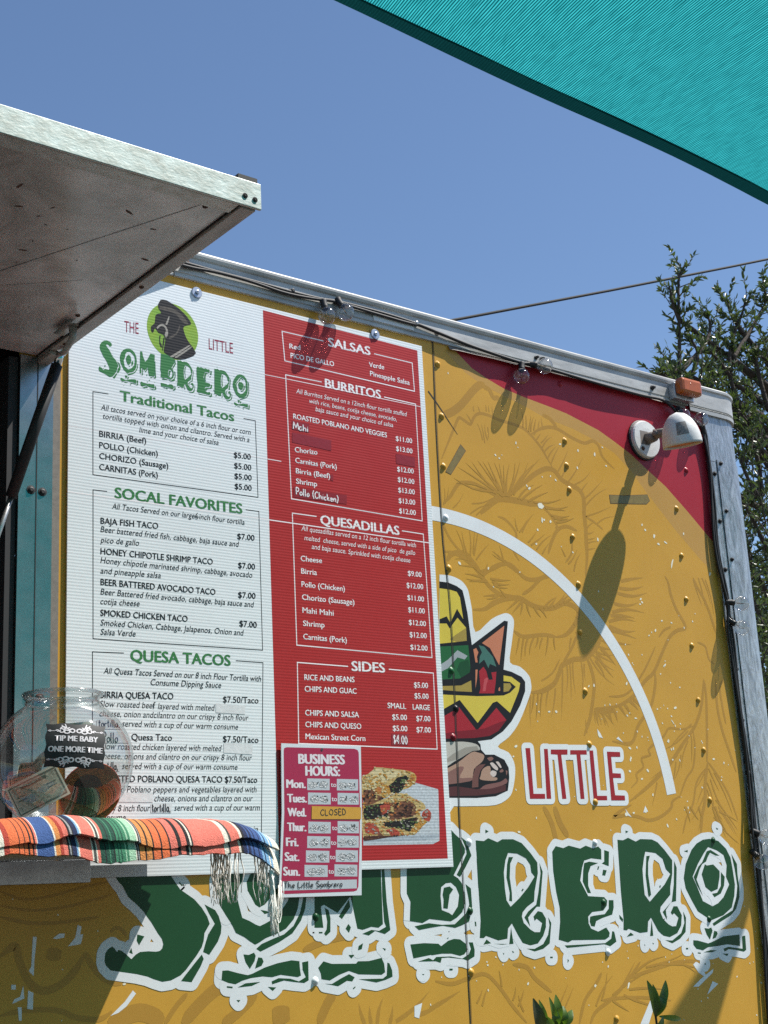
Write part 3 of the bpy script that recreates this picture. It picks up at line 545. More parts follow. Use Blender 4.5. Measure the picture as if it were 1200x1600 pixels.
PLANTS = [((2.0012, -0.35, 1.1295), [(2.0101, -0.35, 1.1788), (1.9689, -0.36, 1.1644)], [((1.9705, -0.35, 1.1527), (1.9474, -0.36, 1.2251), 0.0232, 1), ((1.9791, -0.35, 1.1701), (1.9619, -0.36, 1.2217), 0.013, 0), ((2.0094, -0.35, 1.172), (2.0059, -0.36, 1.2276), 0.0188, 0), ((2.0058, -0.35, 1.1701), (1.9888, -0.36, 1.2243), 0.0116, 0), ((2.0155, -0.35, 1.1669), (2.0465, -0.36, 1.1968), 0.0188, 0), ((2.0019, -0.35, 1.1658), (1.9596, -0.36, 1.2003), 0.013, 0), ((2.0158, -0.35, 1.1692), (2.0237, -0.36, 1.2056), 0.0217, 0), ((2.0022, -0.35, 1.1681), (2.0, -0.36, 1.2051), 0.0188, 0)], 'bushy green leafed plant whose tips show at the bottom below the letter E'), ((2.2741, -0.35, 1.1039), [(2.2877, -0.35, 1.1704)], [((2.287, -0.35, 1.1655), (2.2616, -0.36, 1.2358), 0.0188, 0), ((2.2877, -0.35, 1.1704), (2.3163, -0.36, 1.2321), 0.0188, 0), ((2.2888, -0.35, 1.1654), (2.3061, -0.36, 1.2156), 0.0188, 0), ((2.2855, -0.35, 1.1681), (2.2774, -0.36, 1.2274), 0.0145, 0), ((2.2982, -0.35, 1.1646), (2.3509, -0.36, 1.1557), 0.0116, 0), ((2.2753, -0.35, 1.1375), (2.2985, -0.36, 1.1648), 0.0116, 0)], 'slender plant with one upright sprig at the bottom below the letter R')]

# ------------------------------------------------------------------ materials
def mat(name, col, rough=0.5, metal=0.0, spec=0.5, var=0.0, vscale=12.0, bump=0.0, bscale=60.0, bdist=0.002, wave=0.0, flute=False, col2=None, stretch=None, coat=0.0, swirl=0.0):
    m = bpy.data.materials.new(name)
    m.use_nodes = True
    n, l = m.node_tree.nodes, m.node_tree.links
    b = n['Principled BSDF']
    b.inputs['Base Color'].default_value = (*col, 1)
    b.inputs['Roughness'].default_value = rough
    b.inputs['Metallic'].default_value = metal
    b.inputs['Specular IOR Level'].default_value = spec
    if coat: b.inputs['Coat Weight'].default_value = coat; b.inputs['Coat Roughness'].default_value = 0.08
    geo = n.new('ShaderNodeNewGeometry')
    pos = geo.outputs['Position']
    if stretch:
        mp = n.new('ShaderNodeMapping'); mp.inputs['Scale'].default_value = stretch
        l.new(pos, mp.inputs[0]); pos2 = mp.outputs[0]
    else:
        pos2 = pos
    def noise(sc, det=4.0, rg=0.6, p=None):
        t = n.new('ShaderNodeTexNoise'); t.inputs['Scale'].default_value = sc; t.inputs['Distortion'].default_value = swirl
        t.inputs['Detail'].default_value = det; t.inputs['Roughness'].default_value = rg
        l.new(p or pos2, t.inputs['Vector']); return t.outputs['Fac']
    if var:
        mx = n.new('ShaderNodeMix'); mx.data_type = 'RGBA'
        r = n.new('ShaderNodeMapRange'); r.inputs[1].default_value = 0.35; r.inputs[2].default_value = 0.68
        l.new(noise(vscale, 6.0, 0.65), r.inputs[0]); l.new(r.outputs[0], mx.inputs[0])
        c2 = col2 or tuple(c * (1 - var) for c in col)
        mx.inputs[6].default_value = (*col, 1); mx.inputs[7].default_value = (*c2, 1)
        l.new(mx.outputs[2], b.inputs['Base Color'])
        r2 = n.new('ShaderNodeMapRange'); r2.inputs[3].default_value = max(0.03, rough - 0.08); r2.inputs[4].default_value = min(1, rough + 0.1)
        l.new(noise(vscale * 2.3, 5.0), r2.inputs[0]); l.new(r2.outputs[0], b.inputs['Roughness'])
    last = None
    def add_bump(h, dist, st=1.0):
        nonlocal last
        bp = n.new('ShaderNodeBump'); bp.inputs['Strength'].default_value = st; bp.inputs['Distance'].default_value = dist
        l.new(h, bp.inputs['Height'])
        if last: l.new(last, bp.inputs['Normal'])
        last = bp.outputs[0]
    if wave: add_bump(noise(2.6, 2.0, 0.45, pos), wave)
    if bump: add_bump(noise(bscale), bdist, bump)
    if flute:
        sx = n.new('ShaderNodeSeparateXYZ'); l.new(pos, sx.inputs[0])
        a = n.new('ShaderNodeMath'); a.operation = 'MULTIPLY'; a.inputs[1].default_value = 2 * math.pi / 0.0062
        s_ = n.new('ShaderNodeMath'); s_.operation = 'SINE'
        l.new(sx.outputs[2], a.inputs[0]); l.new(a.outputs[0], s_.inputs[0]); add_bump(s_.outputs[0], 0.00007)
    if last: l.new(last, b.inputs['Normal'])
    return m

W_ = 0.004
M = {}
def K(name, *a, **k):
    M[name] = mat(name, *a, **k); return M[name]
def wrap(name, col, **k): return K(name, col, rough=0.36, spec=0.22, var=0.1, vscale=5.0, bump=0.06, bscale=90, bdist=0.001, wave=W_, **k)
wrap('mustard', (0.58, 0.312, 0.046)); wrap('print_brown', (0.435, 0.232, 0.040)); wrap('pale_band', (0.50, 0.28, 0.07))
wrap('wrap_red', (0.37, 0.022, 0.035)); wrap('wrap_white', (0.74, 0.76, 0.77)); wrap('wrap_green', (0.014, 0.070, 0.026)); wrap('fleck', (0.80, 0.76, 0.62))
wrap('red_letter', (0.33, 0.018, 0.024))
EMB = dict(white=M['wrap_white'])
for k_, c_ in dict(black=(0.012, 0.011, 0.012), yellow=(0.64, 0.50, 0.07), olive=(0.36, 0.26, 0.06), green=(0.02, 0.12, 0.04), dkgreen=(0.012, 0.07, 0.025), grey=(0.34, 0.37, 0.39), salmon=(0.55, 0.2, 0.11), teal=(0.06, 0.16, 0.13), red=(0.36, 0.02, 0.03), dkred=(0.2, 0.012, 0.02), pink=(0.5, 0.08, 0.09), sock=(0.5, 0.47, 0.42), sockd=(0.32, 0.29, 0.25), skin=(0.42, 0.26, 0.19), skind=(0.24, 0.12, 0.1), nail=(0.62, 0.52, 0.48), strap=(0.16, 0.07, 0.06), sole=(0.22, 0.1, 0.09), soled=(0.09, 0.03, 0.03)).items():
    EMB[k_] = wrap('emblem_' + k_, c_)
def board(name, col, **k): return K(name, col, rough=0.4, spec=0.25, flute=True, bump=0.08, bscale=14, bdist=0.004, **k)
board('board_white', (0.72, 0.76, 0.77), var=0.05, vscale=4); board('board_red', (0.40, 0.024, 0.024), var=0.06, vscale=4); board('ink_black', (0.014, 0.014, 0.016)); board('ink_green', (0.045, 0.19, 0.06)); board('ink_white', (0.8, 0.76, 0.76)); board('ink_maroon', (0.28, 0.02, 0.05)); board('ink_lime', (0.19, 0.36, 0.05), var=0.15, vscale=30, col2=(0.27, 0.40, 0.035))
K('tape_white', (0.70, 0.71, 0.71), rough=0.3, bump=0.25, bscale=120, bdist=0.002, var=0.1, vscale=60); K('tape_red', (0.27, 0.016, 0.02), rough=0.3, bump=0.2, bscale=120)
PIC = {}
for k_, c_ in dict(dk=(0.022, 0.02, 0.02), mid=(0.10, 0.085, 0.07), lite=(0.38, 0.35, 0.30), plate=(0.56, 0.60, 0.64), plated=(0.42, 0.47, 0.52), tort=(0.56, 0.40, 0.16), tortl=(0.68, 0.56, 0.32), meat=(0.2, 0.085, 0.045), meatd=(0.085, 0.035, 0.025), dark=(0.02, 0.016, 0.014), green=(0.12, 0.17, 0.06), orange=(0.50, 0.17, 0.05), gold=(0.52, 0.26, 0.05), red=(0.45, 0.075, 0.045)).items():
    PIC[k_] = board('picture_' + k_, c_, var=0.35, vscale=170)
K('alu', (0.50, 0.50, 0.48), rough=0.45, metal=0.12, var=0.42, vscale=22, bump=0.3, bscale=160, bdist=0.0006, stretch=(0.35, 1, 1.6))
K('alu_post', (0.25, 0.26, 0.265), rough=0.27, metal=0.55, var=0.6, vscale=11, col2=(0.54, 0.56, 0.57), bump=0.8, bscale=24, bdist=0.004, stretch=(2.2, 2.2, 0.6), swirl=3.0)
K('alu_dull', (0.50, 0.52, 0.54), rough=0.4, metal=0.7, var=0.25, vscale=30, bump=0.2, bscale=90)
K('alu_frame', (0.36, 0.38, 0.385), rough=0.24, metal=0.9, var=0.12, vscale=14, bump=0.1, bscale=20)
K('galv', (0.58, 0.63, 0.61), rough=0.5, metal=0.3, var=0.3, vscale=60, col2=(0.40, 0.41, 0.37), bump=0.3, bscale=120, stretch=(0.6, 1, 1.2))
K('awning_under', (0.76, 0.77, 0.76), rough=0.20, var=0.3, vscale=6, col2=(0.35, 0.35, 0.33), swirl=0.8, bump=0.12, bscale=9, bdist=0.002)
K('awning_trim', (0.45, 0.42, 0.38), rough=0.35, var=0.45, vscale=30, col2=(0.20, 0.18, 0.155), bump=0.2, bscale=80, stretch=(1, 0.3, 1))
K('rust', (0.10, 0.05, 0.03), rough=0.8, var=0.4, vscale=150); K('steel', (0.42, 0.42, 0.42), rough=0.35, metal=0.9, var=0.2, vscale=60); K('steel_blue', (0.36, 0.40, 0.47), rough=0.4, metal=0.8)
K('black', (0.010, 0.010, 0.011), rough=0.62); K('black_matte', (0.012, 0.012, 0.012), rough=0.8); K('interior', (0.018, 0.018, 0.02), rough=0.7); K('rubber', (0.02, 0.02, 0.02), rough=0.8)
K('chrome', (0.7, 0.7, 0.7), rough=0.12, metal=1.0)
K('amber', (0.44, 0.10, 0.007), rough=0.22, var=0.3, vscale=60, coat=0.3)
K('lamp_white', (0.66, 0.66, 0.63), rough=0.5, var=0.12, vscale=60, bump=0.35, bscale=140, bdist=0.001); K('lamp_amber', (0.50, 0.27, 0.05), rough=0.4, var=0.4, vscale=60); K('lamp_grime', (0.13, 0.115, 0.1), rough=0.7, var=0.5, vscale=200, col2=(0.35, 0.33, 0.30)); K('lamp_knuckle', (0.22, 0.19, 0.16), rough=0.6, var=0.3, vscale=120)
K('hours_red', (0.36, 0.010, 0.055), rough=0.3); K('hours_white', (0.64, 0.67, 0.70), rough=0.4); K('hours_slot', (0.48, 0.51, 0.54), rough=0.4); K('hours_ink', (0.72, 0.66, 0.69), rough=0.4); K('hours_black', (0.02, 0.02, 0.022), rough=0.5); K('hours_tape', (0.60, 0.31, 0.035), rough=0.45, var=0.1, vscale=80); K('smudge', (0.60, 0.61, 0.62), rough=0.25, bump=0.9, bscale=260, bdist=0.004, var=0.7, vscale=260, col2=(0.2, 0.2, 0.21)); K('smudge_dark', (0.05, 0.05, 0.05), rough=0.4)
K('masking', (0.24, 0.17, 0.045), rough=0.35, var=0.3, vscale=90)
K('bark', (0.07, 0.055, 0.042), rough=0.9, var=0.4, vscale=20, bump=0.6, bscale=60, bdist=0.01); K('straw', (0.27, 0.17, 0.065), rough=0.7, var=0.6, vscale=220, bump=0.8, bscale=300, bdist=0.004, col2=(0.13, 0.06, 0.02)); K('straw_dark', (0.035, 0.028, 0.026), rough=0.8); K('hat_trim', (0.50, 0.09, 0.03), rough=0.8)
K('note_paper', (0.52, 0.55, 0.44), rough=0.8, var=0.1, vscale=90); K('note_ink', (0.10, 0.13, 0.095), rough=0.8); K('note_mid', (0.46, 0.49, 0.38), rough=0.8, var=0.75, vscale=330, col2=(0.17, 0.20, 0.15))
K('ground', (0.135, 0.125, 0.112), rough=0.95, var=0.35, vscale=30, bump=0.6, bscale=60, bdist=0.01); K('concrete', (0.105, 0.10, 0.09), rough=0.9, var=0.2, vscale=6, bump=0.3, bscale=80)
K('dirt', (0.07, 0.05, 0.035), rough=1.0); K('terracotta', (0.34, 0.13, 0.07), rough=0.8, var=0.15)
K('fringe', (0.86, 0.83, 0.77), rough=0.95)

def leaf_mat(name, col, col2, trans=0.3, rough=0.42):
    m = mat(name, col, rough=rough, var=0.5, vscale=9, col2=col2)
    n, l = m.node_tree.nodes, m.node_tree.links
    b = n['Principled BSDF']; out = n['Material Output']
    tr = n.new('ShaderNodeBsdfTranslucent'); tr.inputs[0].default_value = (col[0] * 1.8, col[1] * 2.0, col[2] * 0.8, 1)
    mx = n.new('ShaderNodeMixShader'); mx.inputs[0].default_value = trans
    l.new(b.outputs[0], mx.inputs[1]); l.new(tr.outputs[0], mx.inputs[2]); l.new(mx.outputs[0], out.inputs[0])
    M[name] = m; return m
leaf_mat('tree_leaf', (0.085, 0.12, 0.045), (0.045, 0.068, 0.03), 0.15, 0.36)
leaf_mat('plant_leaf', (0.10, 0.17, 0.022), (0.045, 0.09, 0.018), 0.3, 0.35)
leaf_mat('dry_leaf', (0.05, 0.06, 0.018), (0.035, 0.028, 0.015), 0.15)

def glass_mat(name, thin, tint=(1, 1, 1), rough=0.0):
    m = bpy.data.materials.new(name); m.use_nodes = True
    n, l = m.node_tree.nodes, m.node_tree.links
    n.remove(n['Principled BSDF']); out = n['Material Output']
    if thin:
        g = n.new('ShaderNodeBsdfGlossy'); g.inputs['Roughness'].default_value = 0.04
        t = n.new('ShaderNodeBsdfTransparent'); t.inputs[0].default_value = (*tint, 1)
        lw = n.new('ShaderNodeLayerWeight'); lw.inputs[0].default_value = 0.5
        pw = n.new('ShaderNodeMath'); pw.operation = 'POWER'; pw.inputs[1].default_value = 3.5; l.new(lw.outputs['Facing'], pw.inputs[0])
        f = n.new('ShaderNodeMath'); f.operation = 'MULTIPLY_ADD'; f.inputs[1].default_value = 0.85; f.inputs[2].default_value = 0.07; l.new(pw.outputs[0], f.inputs[0])
        mx = n.new('ShaderNodeMixShader')
        l.new(f.outputs[0], mx.inputs[0]); l.new(t.outputs[0], mx.inputs[1]); l.new(g.outputs[0], mx.inputs[2]); l.new(mx.outputs[0], out.inputs[0])
    else:
        g = n.new('ShaderNodeBsdfGlass'); g.inputs['IOR'].default_value = 1.12; g.inputs[0].default_value = (*tint, 1)
        t = n.new('ShaderNodeBsdfTransparent'); t.inputs[0].default_value = (*tint, 1)
        gl = n.new('ShaderNodeBsdfGlossy'); gl.inputs['Roughness'].default_value = 0.07
        lw = n.new('ShaderNodeLayerWeight'); lw.inputs[0].default_value = 0.5
        pw = n.new('ShaderNodeMath'); pw.operation = 'POWER'; pw.inputs[1].default_value = 3.0; l.new(lw.outputs['Facing'], pw.inputs[0])
        f = n.new('ShaderNodeMath'); f.operation = 'MULTIPLY_ADD'; f.inputs[1].default_value = 0.75; f.inputs[2].default_value = 0.07; l.new(pw.outputs[0], f.inputs[0])
        m1 = n.new('ShaderNodeMixShader'); m1.inputs[0].default_value = 0.42; l.new(t.outputs[0], m1.inputs[1]); l.new(g.outputs[0], m1.inputs[2])
        m2 = n.new('ShaderNodeMixShader'); l.new(f.outputs[0], m2.inputs[0]); l.new(m1.outputs[0], m2.inputs[1]); l.new(gl.outputs[0], m2.inputs[2]); l.new(m2.outputs[0], out.inputs[0])
    M[name] = m; return m
glass_mat('jar_glass', True, (0.90, 0.92, 0.92)); glass_mat('rim_glass', False, (0.93, 0.95, 0.95)); glass_mat('bulb_glass', False, (0.95, 0.95, 0.94))

def sail_mat(name, c_hi, c_lo, stripe, trans):
    m = bpy.data.materials.new(name); m.use_nodes = True
    n, l = m.node_tree.nodes, m.node_tree.links
    n.remove(n['Principled BSDF']); out = n['Material Output']
    uv = n.new('ShaderNodeUVMap')
    sx = n.new('ShaderNodeSeparateXYZ'); l.new(uv.outputs[0], sx.inputs[0])
    nz = n.new('ShaderNodeTexNoise'); nz.inputs['Scale'].default_value = 5; nz.inputs['Detail'].default_value = 3
    mp = n.new('ShaderNodeMapping'); mp.inputs['Scale'].default_value = (3, 1.2, 1); l.new(uv.outputs[0], mp.inputs[0]); l.new(mp.outputs[0], nz.inputs['Vector'])
    mul = n.new('ShaderNodeMath'); mul.operation = 'MULTIPLY'; mul.inputs[1].default_value = 2 * math.pi * stripe; l.new(sx.outputs[0], mul.inputs[0])
    wob = n.new('ShaderNodeMath'); wob.operation = 'MULTIPLY_ADD'; wob.inputs[1].default_value = 14.0; l.new(nz.outputs['Fac'], wob.inputs[0]); l.new(mul.outputs[0], wob.inputs[2])
    s_ = n.new('ShaderNodeMath'); s_.operation = 'SINE'; l.new(wob.outputs[0], s_.inputs[0])
    r = n.new('ShaderNodeMapRange'); r.inputs[1].default_value = -0.5; r.inputs[2].default_value = 0.45; l.new(s_.outputs[0], r.inputs[0])
    n2 = n.new('ShaderNodeTexNoise'); n2.inputs['Scale'].default_value = 60; n2.inputs['Detail'].default_value = 5
    mp2 = n.new('ShaderNodeMapping'); mp2.inputs['Scale'].default_value = (4, 1, 1); l.new(uv.outputs[0], mp2.inputs[0]); l.new(mp2.outputs[0], n2.inputs['Vector'])
    r2 = n.new('ShaderNodeMapRange'); r2.inputs[1].default_value = 0.3; r2.inputs[2].default_value = 0.6; r2.inputs[3].default_value = 0.55; l.new(n2.outputs['Fac'], r2.inputs[0])
    mm = n.new('ShaderNodeMath'); mm.operation = 'MULTIPLY'; l.new(r.outputs[0], mm.inputs[0]); l.new(r2.outputs[0], mm.inputs[1])
    mx = n.new('ShaderNodeMix'); mx.data_type = 'RGBA'; mx.inputs[6].default_value = (*c_lo, 1); mx.inputs[7].default_value = (*c_hi, 1); l.new(mm.outputs[0], mx.inputs[0])
    d = n.new('ShaderNodeBsdfDiffuse'); t = n.new('ShaderNodeBsdfTranslucent')
    l.new(mx.outputs[2], d.inputs[0]); l.new(mx.outputs[2], t.inputs[0])
    ms = n.new('ShaderNodeMixShader'); ms.inputs[0].default_value = trans
    l.new(d.outputs[0], ms.inputs[1]); l.new(t.outputs[0], ms.inputs[2]); l.new(ms.outputs[0], out.inputs[0])
    M[name] = m
sail_mat('sail_cloth', (0.042, 0.45, 0.48), (0.002, 0.080, 0.092), 250, 0.55)
sail_mat('sail_hem', (0.006, 0.062, 0.066), (0.004, 0.045, 0.048), 200, 0.2)

# ------------------------------------------------------------------ builders
class MB:
    def __init__(s): s.v, s.f, s.m, s.uv = [], [], [], {}
    def add(s, verts, faces, mi=0):
        o = len(s.v); s.v.extend([tuple(v) for v in verts])
        for f in faces: s.f.append(tuple(i + o for i in f)); s.m.append(mi)
    def build(s, name, mats, parent=None, smooth=False, bevel=0.0, **props):
        me = bpy.data.meshes.new(name)
        me.from_pydata(s.v, [], s.f)
        if not isinstance(mats, (list, tuple)): mats = [mats]
        for m in mats: me.materials.append(M[m] if isinstance(m, str) else m)
        me.polygons.foreach_set('material_index', s.m)
        if smooth: me.polygons.foreach_set('use_smooth', [True] * len(s.f))
        o = bpy.data.objects.new(name, me); C.objects.link(o)
        if bevel:
            b = o.modifiers.new('bevel', 'BEVEL'); b.width = bevel; b.segments = 2; b.limit_method = 'ANGLE'
        if parent:
            o.parent = parent
            if parent.type == 'EMPTY': o.matrix_parent_inverse = Matrix.Translation(-parent.location)
        for k, v in props.items(): o[k] = v
        me.update()
        return o
    def box(s, a, b, mi=0):
        (x0, y0, z0), (x1, y1, z1) = a, b
        s.add([(x0, y0, z0), (x1, y0, z0), (x1, y1, z0), (x0, y1, z0), (x0, y0, z1), (x1, y0, z1), (x1, y1, z1), (x0, y1, z1)],
              [(0, 3, 2, 1), (4, 5, 6, 7), (0, 1, 5, 4), (1, 2, 6, 5), (2, 3, 7, 6), (3, 0, 4, 7)], mi)
    def tube(s, pts, r, seg=8, mi=0, cap=True):
        pts = [Vector(p) for p in pts]; n = len(pts); rr = r if isinstance(r, (list, tuple)) else [r] * n
        vs, fs = [], []; up = None
        for i, p in enumerate(pts):
            t = (pts[min(i + 1, n - 1)] - pts[max(i - 1, 0)]).normalized()
            if up is None: up = t.orthogonal().normalized()
            up = (up - t * up.dot(t)); up = up.normalized() if up.length > 1e-6 else t.orthogonal().normalized()
            sd = t.cross(up)
            for k in range(seg):
                a = 2 * math.pi * k / seg; vs.append(p + (up * math.cos(a) + sd * math.sin(a)) * rr[i])
        for i in range(n - 1):
            for k in range(seg):
                fs.append((i * seg + k, i * seg + (k + 1) % seg, (i + 1) * seg + (k + 1) % seg, (i + 1) * seg + k))
        if cap: fs.append(tuple(range(seg))[::-1]); fs.append(tuple((n - 1) * seg + k for k in range(seg)))
        s.add(vs, fs, mi)
    def lathe(s, prof, org, axis, seg=24, mi=0, closed=False):
        org = Vector(org); ax = Vector(axis).normalized(); u = ax.orthogonal().normalized(); v = ax.cross(u)
        vs, fs = [], []; n = len(prof)
        for r, h in prof:
            for k in range(seg):
                a = 2 * math.pi * k / seg; vs.append(org + ax * h + (u * math.cos(a) + v * math.sin(a)) * max(r, 1e-5))
        for i in range(n - 1 + (1 if closed else 0)):
            j = (i + 1) % n
            for k in range(seg): fs.append((i * seg + k, i * seg + (k + 1) % seg, j * seg + (k + 1) % seg, j * seg + k))
        s.add(vs, fs, mi)
    def grid(s, fn, nu, nv, mi=0):
        vs = [fn(i / nu, j / nv) for j in range(nv + 1) for i in range(nu + 1)]
        fs = [(j * (nu + 1) + i, j * (nu + 1) + i + 1, (j + 1) * (nu + 1) + i + 1, (j + 1) * (nu + 1) + i) for j in range(nv) for i in range(nu)]
        s.add(vs, fs, mi if isinstance(mi, int) else 0)
        if not isinstance(mi, int):
            k = len(s.m) - len(fs)
            for j in range(nv):
                for i in range(nu): s.m[k] = mi(i, j); k += 1
    # flat print on an upright plane at y
    def poly(s, pts, y, holes=(), mi=0):
        loops = [[Vector((p[0], p[1], 0)) for p in pts]] + [[Vector((p[0], p[1], 0)) for p in h] for h in holes]
        allp = [p for lp in loops for p in lp]; fs = []
        for t in tessellate_polygon(loops):
            a, b, c = (allp[i] for i in t)
            area = (b.x - a.x) * (c.y - a.y) - (b.y - a.y) * (c.x - a.x)
            if abs(area) > 1e-12: fs.append(tuple(t) if area > 0 else tuple(t)[::-1])
        s.add([(p.x, y, p.y) for p in allp], fs, mi)
    def ribbon(s, pts, w, y, mi=0, closed=False):
        n = len(pts)
        if n < 2: return
        ww = w if isinstance(w, (list, tuple)) else [w] * n
        L, R = [], []
        for i in range(n):
            p = Vector(pts[i]); a = Vector(pts[i - 1]) if (i > 0 or closed) else p; c = Vector(pts[(i + 1) % n]) if (i < n - 1 or closed) else p
            d1 = (p - a).normalized() if (p - a).length > 1e-9 else None; d2 = (c - p).normalized() if (c - p).length > 1e-9 else None
            d1 = d1 or d2; d2 = d2 or d1
            t = (d1 + d2); t = t.normalized() if t.length > 1e-6 else d1
            nn = Vector((-t.y, t.x)); k = max(0.5, nn.dot(Vector((-d1.y, d1.x))))
            L.append(p + nn * ww[i] / 2 / k); R.append(p - nn * ww[i] / 2 / k)
        vs = [(p.x, y, p.y) for p in L] + [(p.x, y, p.y) for p in R]
        m = n if closed else n - 1
        s.add(vs, [(i, n + i, n + (i + 1) % n, (i + 1) % n) for i in range(m)], mi)
    def disc(s, c, r, y, mi=0, seg=14, sx=1.0, rot=0.0):
        ca, sa = math.cos(rot), math.sin(rot); vs = []
        for k in range(seg):
            a = 2 * math.pi * k / seg; dx, dz = r * sx * math.cos(a), r * math.sin(a)
            vs.append((c[0] + dx * ca - dz * sa, y, c[1] + dx * sa + dz * ca))
        s.add(vs, [tuple(range(seg))], mi)

class Layer:
    def __init__(s, base, step=4e-6, mod=90): s.b, s.s, s.m, s.n = base, step, mod, 0
    def __call__(s): s.n += 1; return s.b - (s.n % s.m) * s.s

def P2(t): return [(int(a) / 1e4, int(b) / 1e4) for a, b in (x.split(',') for x in t.split())]
def smooth(pts, k=6):
    n = len(pts); out = []
    for i in range(n - 1):
        p0, p1, p2, p3 = (Vector(pts[max(i - 1, 0)]), Vector(pts[i]), Vector(pts[i + 1]), Vector(pts[min(i + 2, n - 1)]))
        for j in range(k):
            t = j / k
            out.append(0.5 * ((2 * p1) + (p2 - p0) * t + (2 * p0 - 5 * p1 + 4 * p2 - p3) * t * t + (3 * p1 - p0 - 3 * p2 + p3) * t ** 3))
    out.append(Vector(pts[-1])); return out
def rnd(a, b): return random.uniform(a, b)
def thing(name, label, cat, loc=(0, 0, 0), group=None):
    o = bpy.data.objects.new(name, None); C.objects.link(o); o.location = loc; o.empty_display_size = 0.1
    o['label'] = label; o['category'] = cat
    if group: o['group'] = group
    return o
def tag(o, label, cat, group=None):
    o['label'] = label; o['category'] = cat
    if group: o['group'] = group
    return o

# ---- lettering from the built-in font, baked to flat mesh
class Type:
    cache = {}
    jobs = []
    @classmethod
    def want(c, text, shear=0.0):
        k = (text, round(shear, 2))
        if k in c.cache: return
        cu = bpy.data.curves.new('lettering', 'FONT'); cu.body = text; cu.size = 1.0; cu.shear = shear; cu.resolution_u = 3
        o = bpy.data.objects.new('lettering', cu); C.objects.link(o); c.cache[k] = None; c.jobs.append((k, o))
    @classmethod
    def bake(c):
        bpy.context.view_layer.update(); dg = bpy.context.evaluated_depsgraph_get()
        for k, o in c.jobs:
            me = bpy.data.meshes.new_from_object(o.evaluated_get(dg))
            c.cache[k] = ([(v.co.x, v.co.y) for v in me.vertices], [tuple(p.vertices) for p in me.polygons])
            bpy.data.meshes.remove(me)
        for k, o in c.jobs:
            cu = o.data; bpy.data.objects.remove(o); bpy.data.curves.remove(cu)
        c.jobs = []
    @classmethod
    def cap(c): return max(v[1] for v in c.cache[('H', 0.0)][0])
def put_text(mb, text, a, b, h, lay, fn=None, mi=0, shear=0.0, bold=0):
    vs, fs = Type.cache[(text, round(shear, 2))]
    x0 = min(v[0] for v in vs); x1 = max(v[0] for v in vs); k = h / Type.cap()
    sx = (b[0] - a[0]) / (x1 - x0); sl = (b[1] - a[1]) / (b[0] - a[0])
    for i in range(1 + bold):
        y = lay(); off = (i - bold / 2) * h * 0.055; offz = 0.0 if i % 2 == 0 else h * 0.03
        q_ = []
        for vx, vz in vs:
            X = a[0] + (vx - x0) * sx + off; Z = a[1] + (X - a[0]) * sl + vz * k + offz
            q_.append(fn(X, Z, y) if fn else (X, y, Z))
        mb.add(q_, fs, mi)

# pen letters: strokes on a unit em
PEN = {'M': (.8, '0,0 .1,1 .4,.3 .7,1 .8,0'), 'a': (.5, '.4,.5 .15,.55 .02,.25 .15,0 .35,.1 .42,.5 .42,.1 .5,0'), 'h': (.5, '.05,1 .05,0|.05,.3 .2,.5 .38,.4 .4,0'), 'i': (.2, '.1,.5 .1,0|.1,.72 .11,.7'), 'P': (.55, '.1,0 .1,1 .4,1 .5,.75 .35,.5 .1,.48'), 'o': (.45, '.2,.5 .03,.3 .08,.04 .25,0 .4,.2 .35,.45 .2,.5'), 'l': (.22, '.08,1 .08,.08 .18,0'), '(': (.3, '.25,1.1 .08,.7 .08,.3 .25,-.15'), ')': (.3, '.05,1.1 .22,.7 .22,.3 .05,-.15'), 'C': (.6, '.55,.85 .35,1 .1,.75 .05,.35 .2,.03 .45,.05 .55,.2'), 'c': (.4, '.35,.42 .2,.5 .04,.3 .08,.06 .25,0 .37,.1'), 'k': (.45, '.06,1 .06,0|.36,.5 .08,.25 .4,0'), 'e': (.45, '.05,.26 .38,.3 .3,.48 .12,.46 .04,.2 .15,.02 .38,.08'), 'n': (.48, '.06,.5 .06,0|.06,.3 .22,.5 .38,.4 .4,0'), 't': (.35, '.15,.9 .15,.1 .3,0|.0,.58 .32,.62'), 'r': (.36, '.06,.5 .06,0|.06,.3 .2,.48 .34,.45'), ',': (.2, '.1,.08 .04,-.15'), 'T': (.6, '0,1 .6,1|.3,1 .28,0'), 'L': (.5, '.08,1 .05,0 .45,.04'), 'S': (.55, '.5,.9 .3,1 .08,.8 .2,.55 .45,.4 .45,.1 .2,0 .03,.15'), 'm': (.7, '.05,.5 .05,0|.05,.3 .2,.5 .32,.4 .34,0|.34,.3 .5,.5 .62,.4 .64,0'), 'b': (.45, '.06,1 .06,.02 .3,0 .42,.2 .3,.42 .08,.35'), 'O': (.7, '.35,1 .08,.7 .08,.3 .35,0 .62,.3 .6,.75 .35,1'), 'E': (.5, '.5,1 .06,1 .06,0 .5,0|.06,.52 .42,.52'), 'D': (.6, '.06,0 .06,1 .35,.95 .55,.6 .5,.2 .3,.02 .06,0'), '$': (.5, '.45,.85 .25,.95 .08,.75 .4,.35 .35,.1 .05,.12|.25,1.1 .25,-.1'), '4': (.5, '.32,0 .34,1 .03,.35 .48,.38'), '.': (.2, '.1,.02 .11,.06'), '0': (.5, '.25,1 .06,.7 .08,.25 .25,0 .42,.3 .4,.75 .25,1'), '6': (.45, '.35,1 .1,.6 .05,.2 .2,0 .38,.15 .3,.42 .08,.35'), 'f': (.4, '.38,.95 .22,1 .15,.8 .15,0|0,.55 .3,.58'), ' ': (.3, '')}
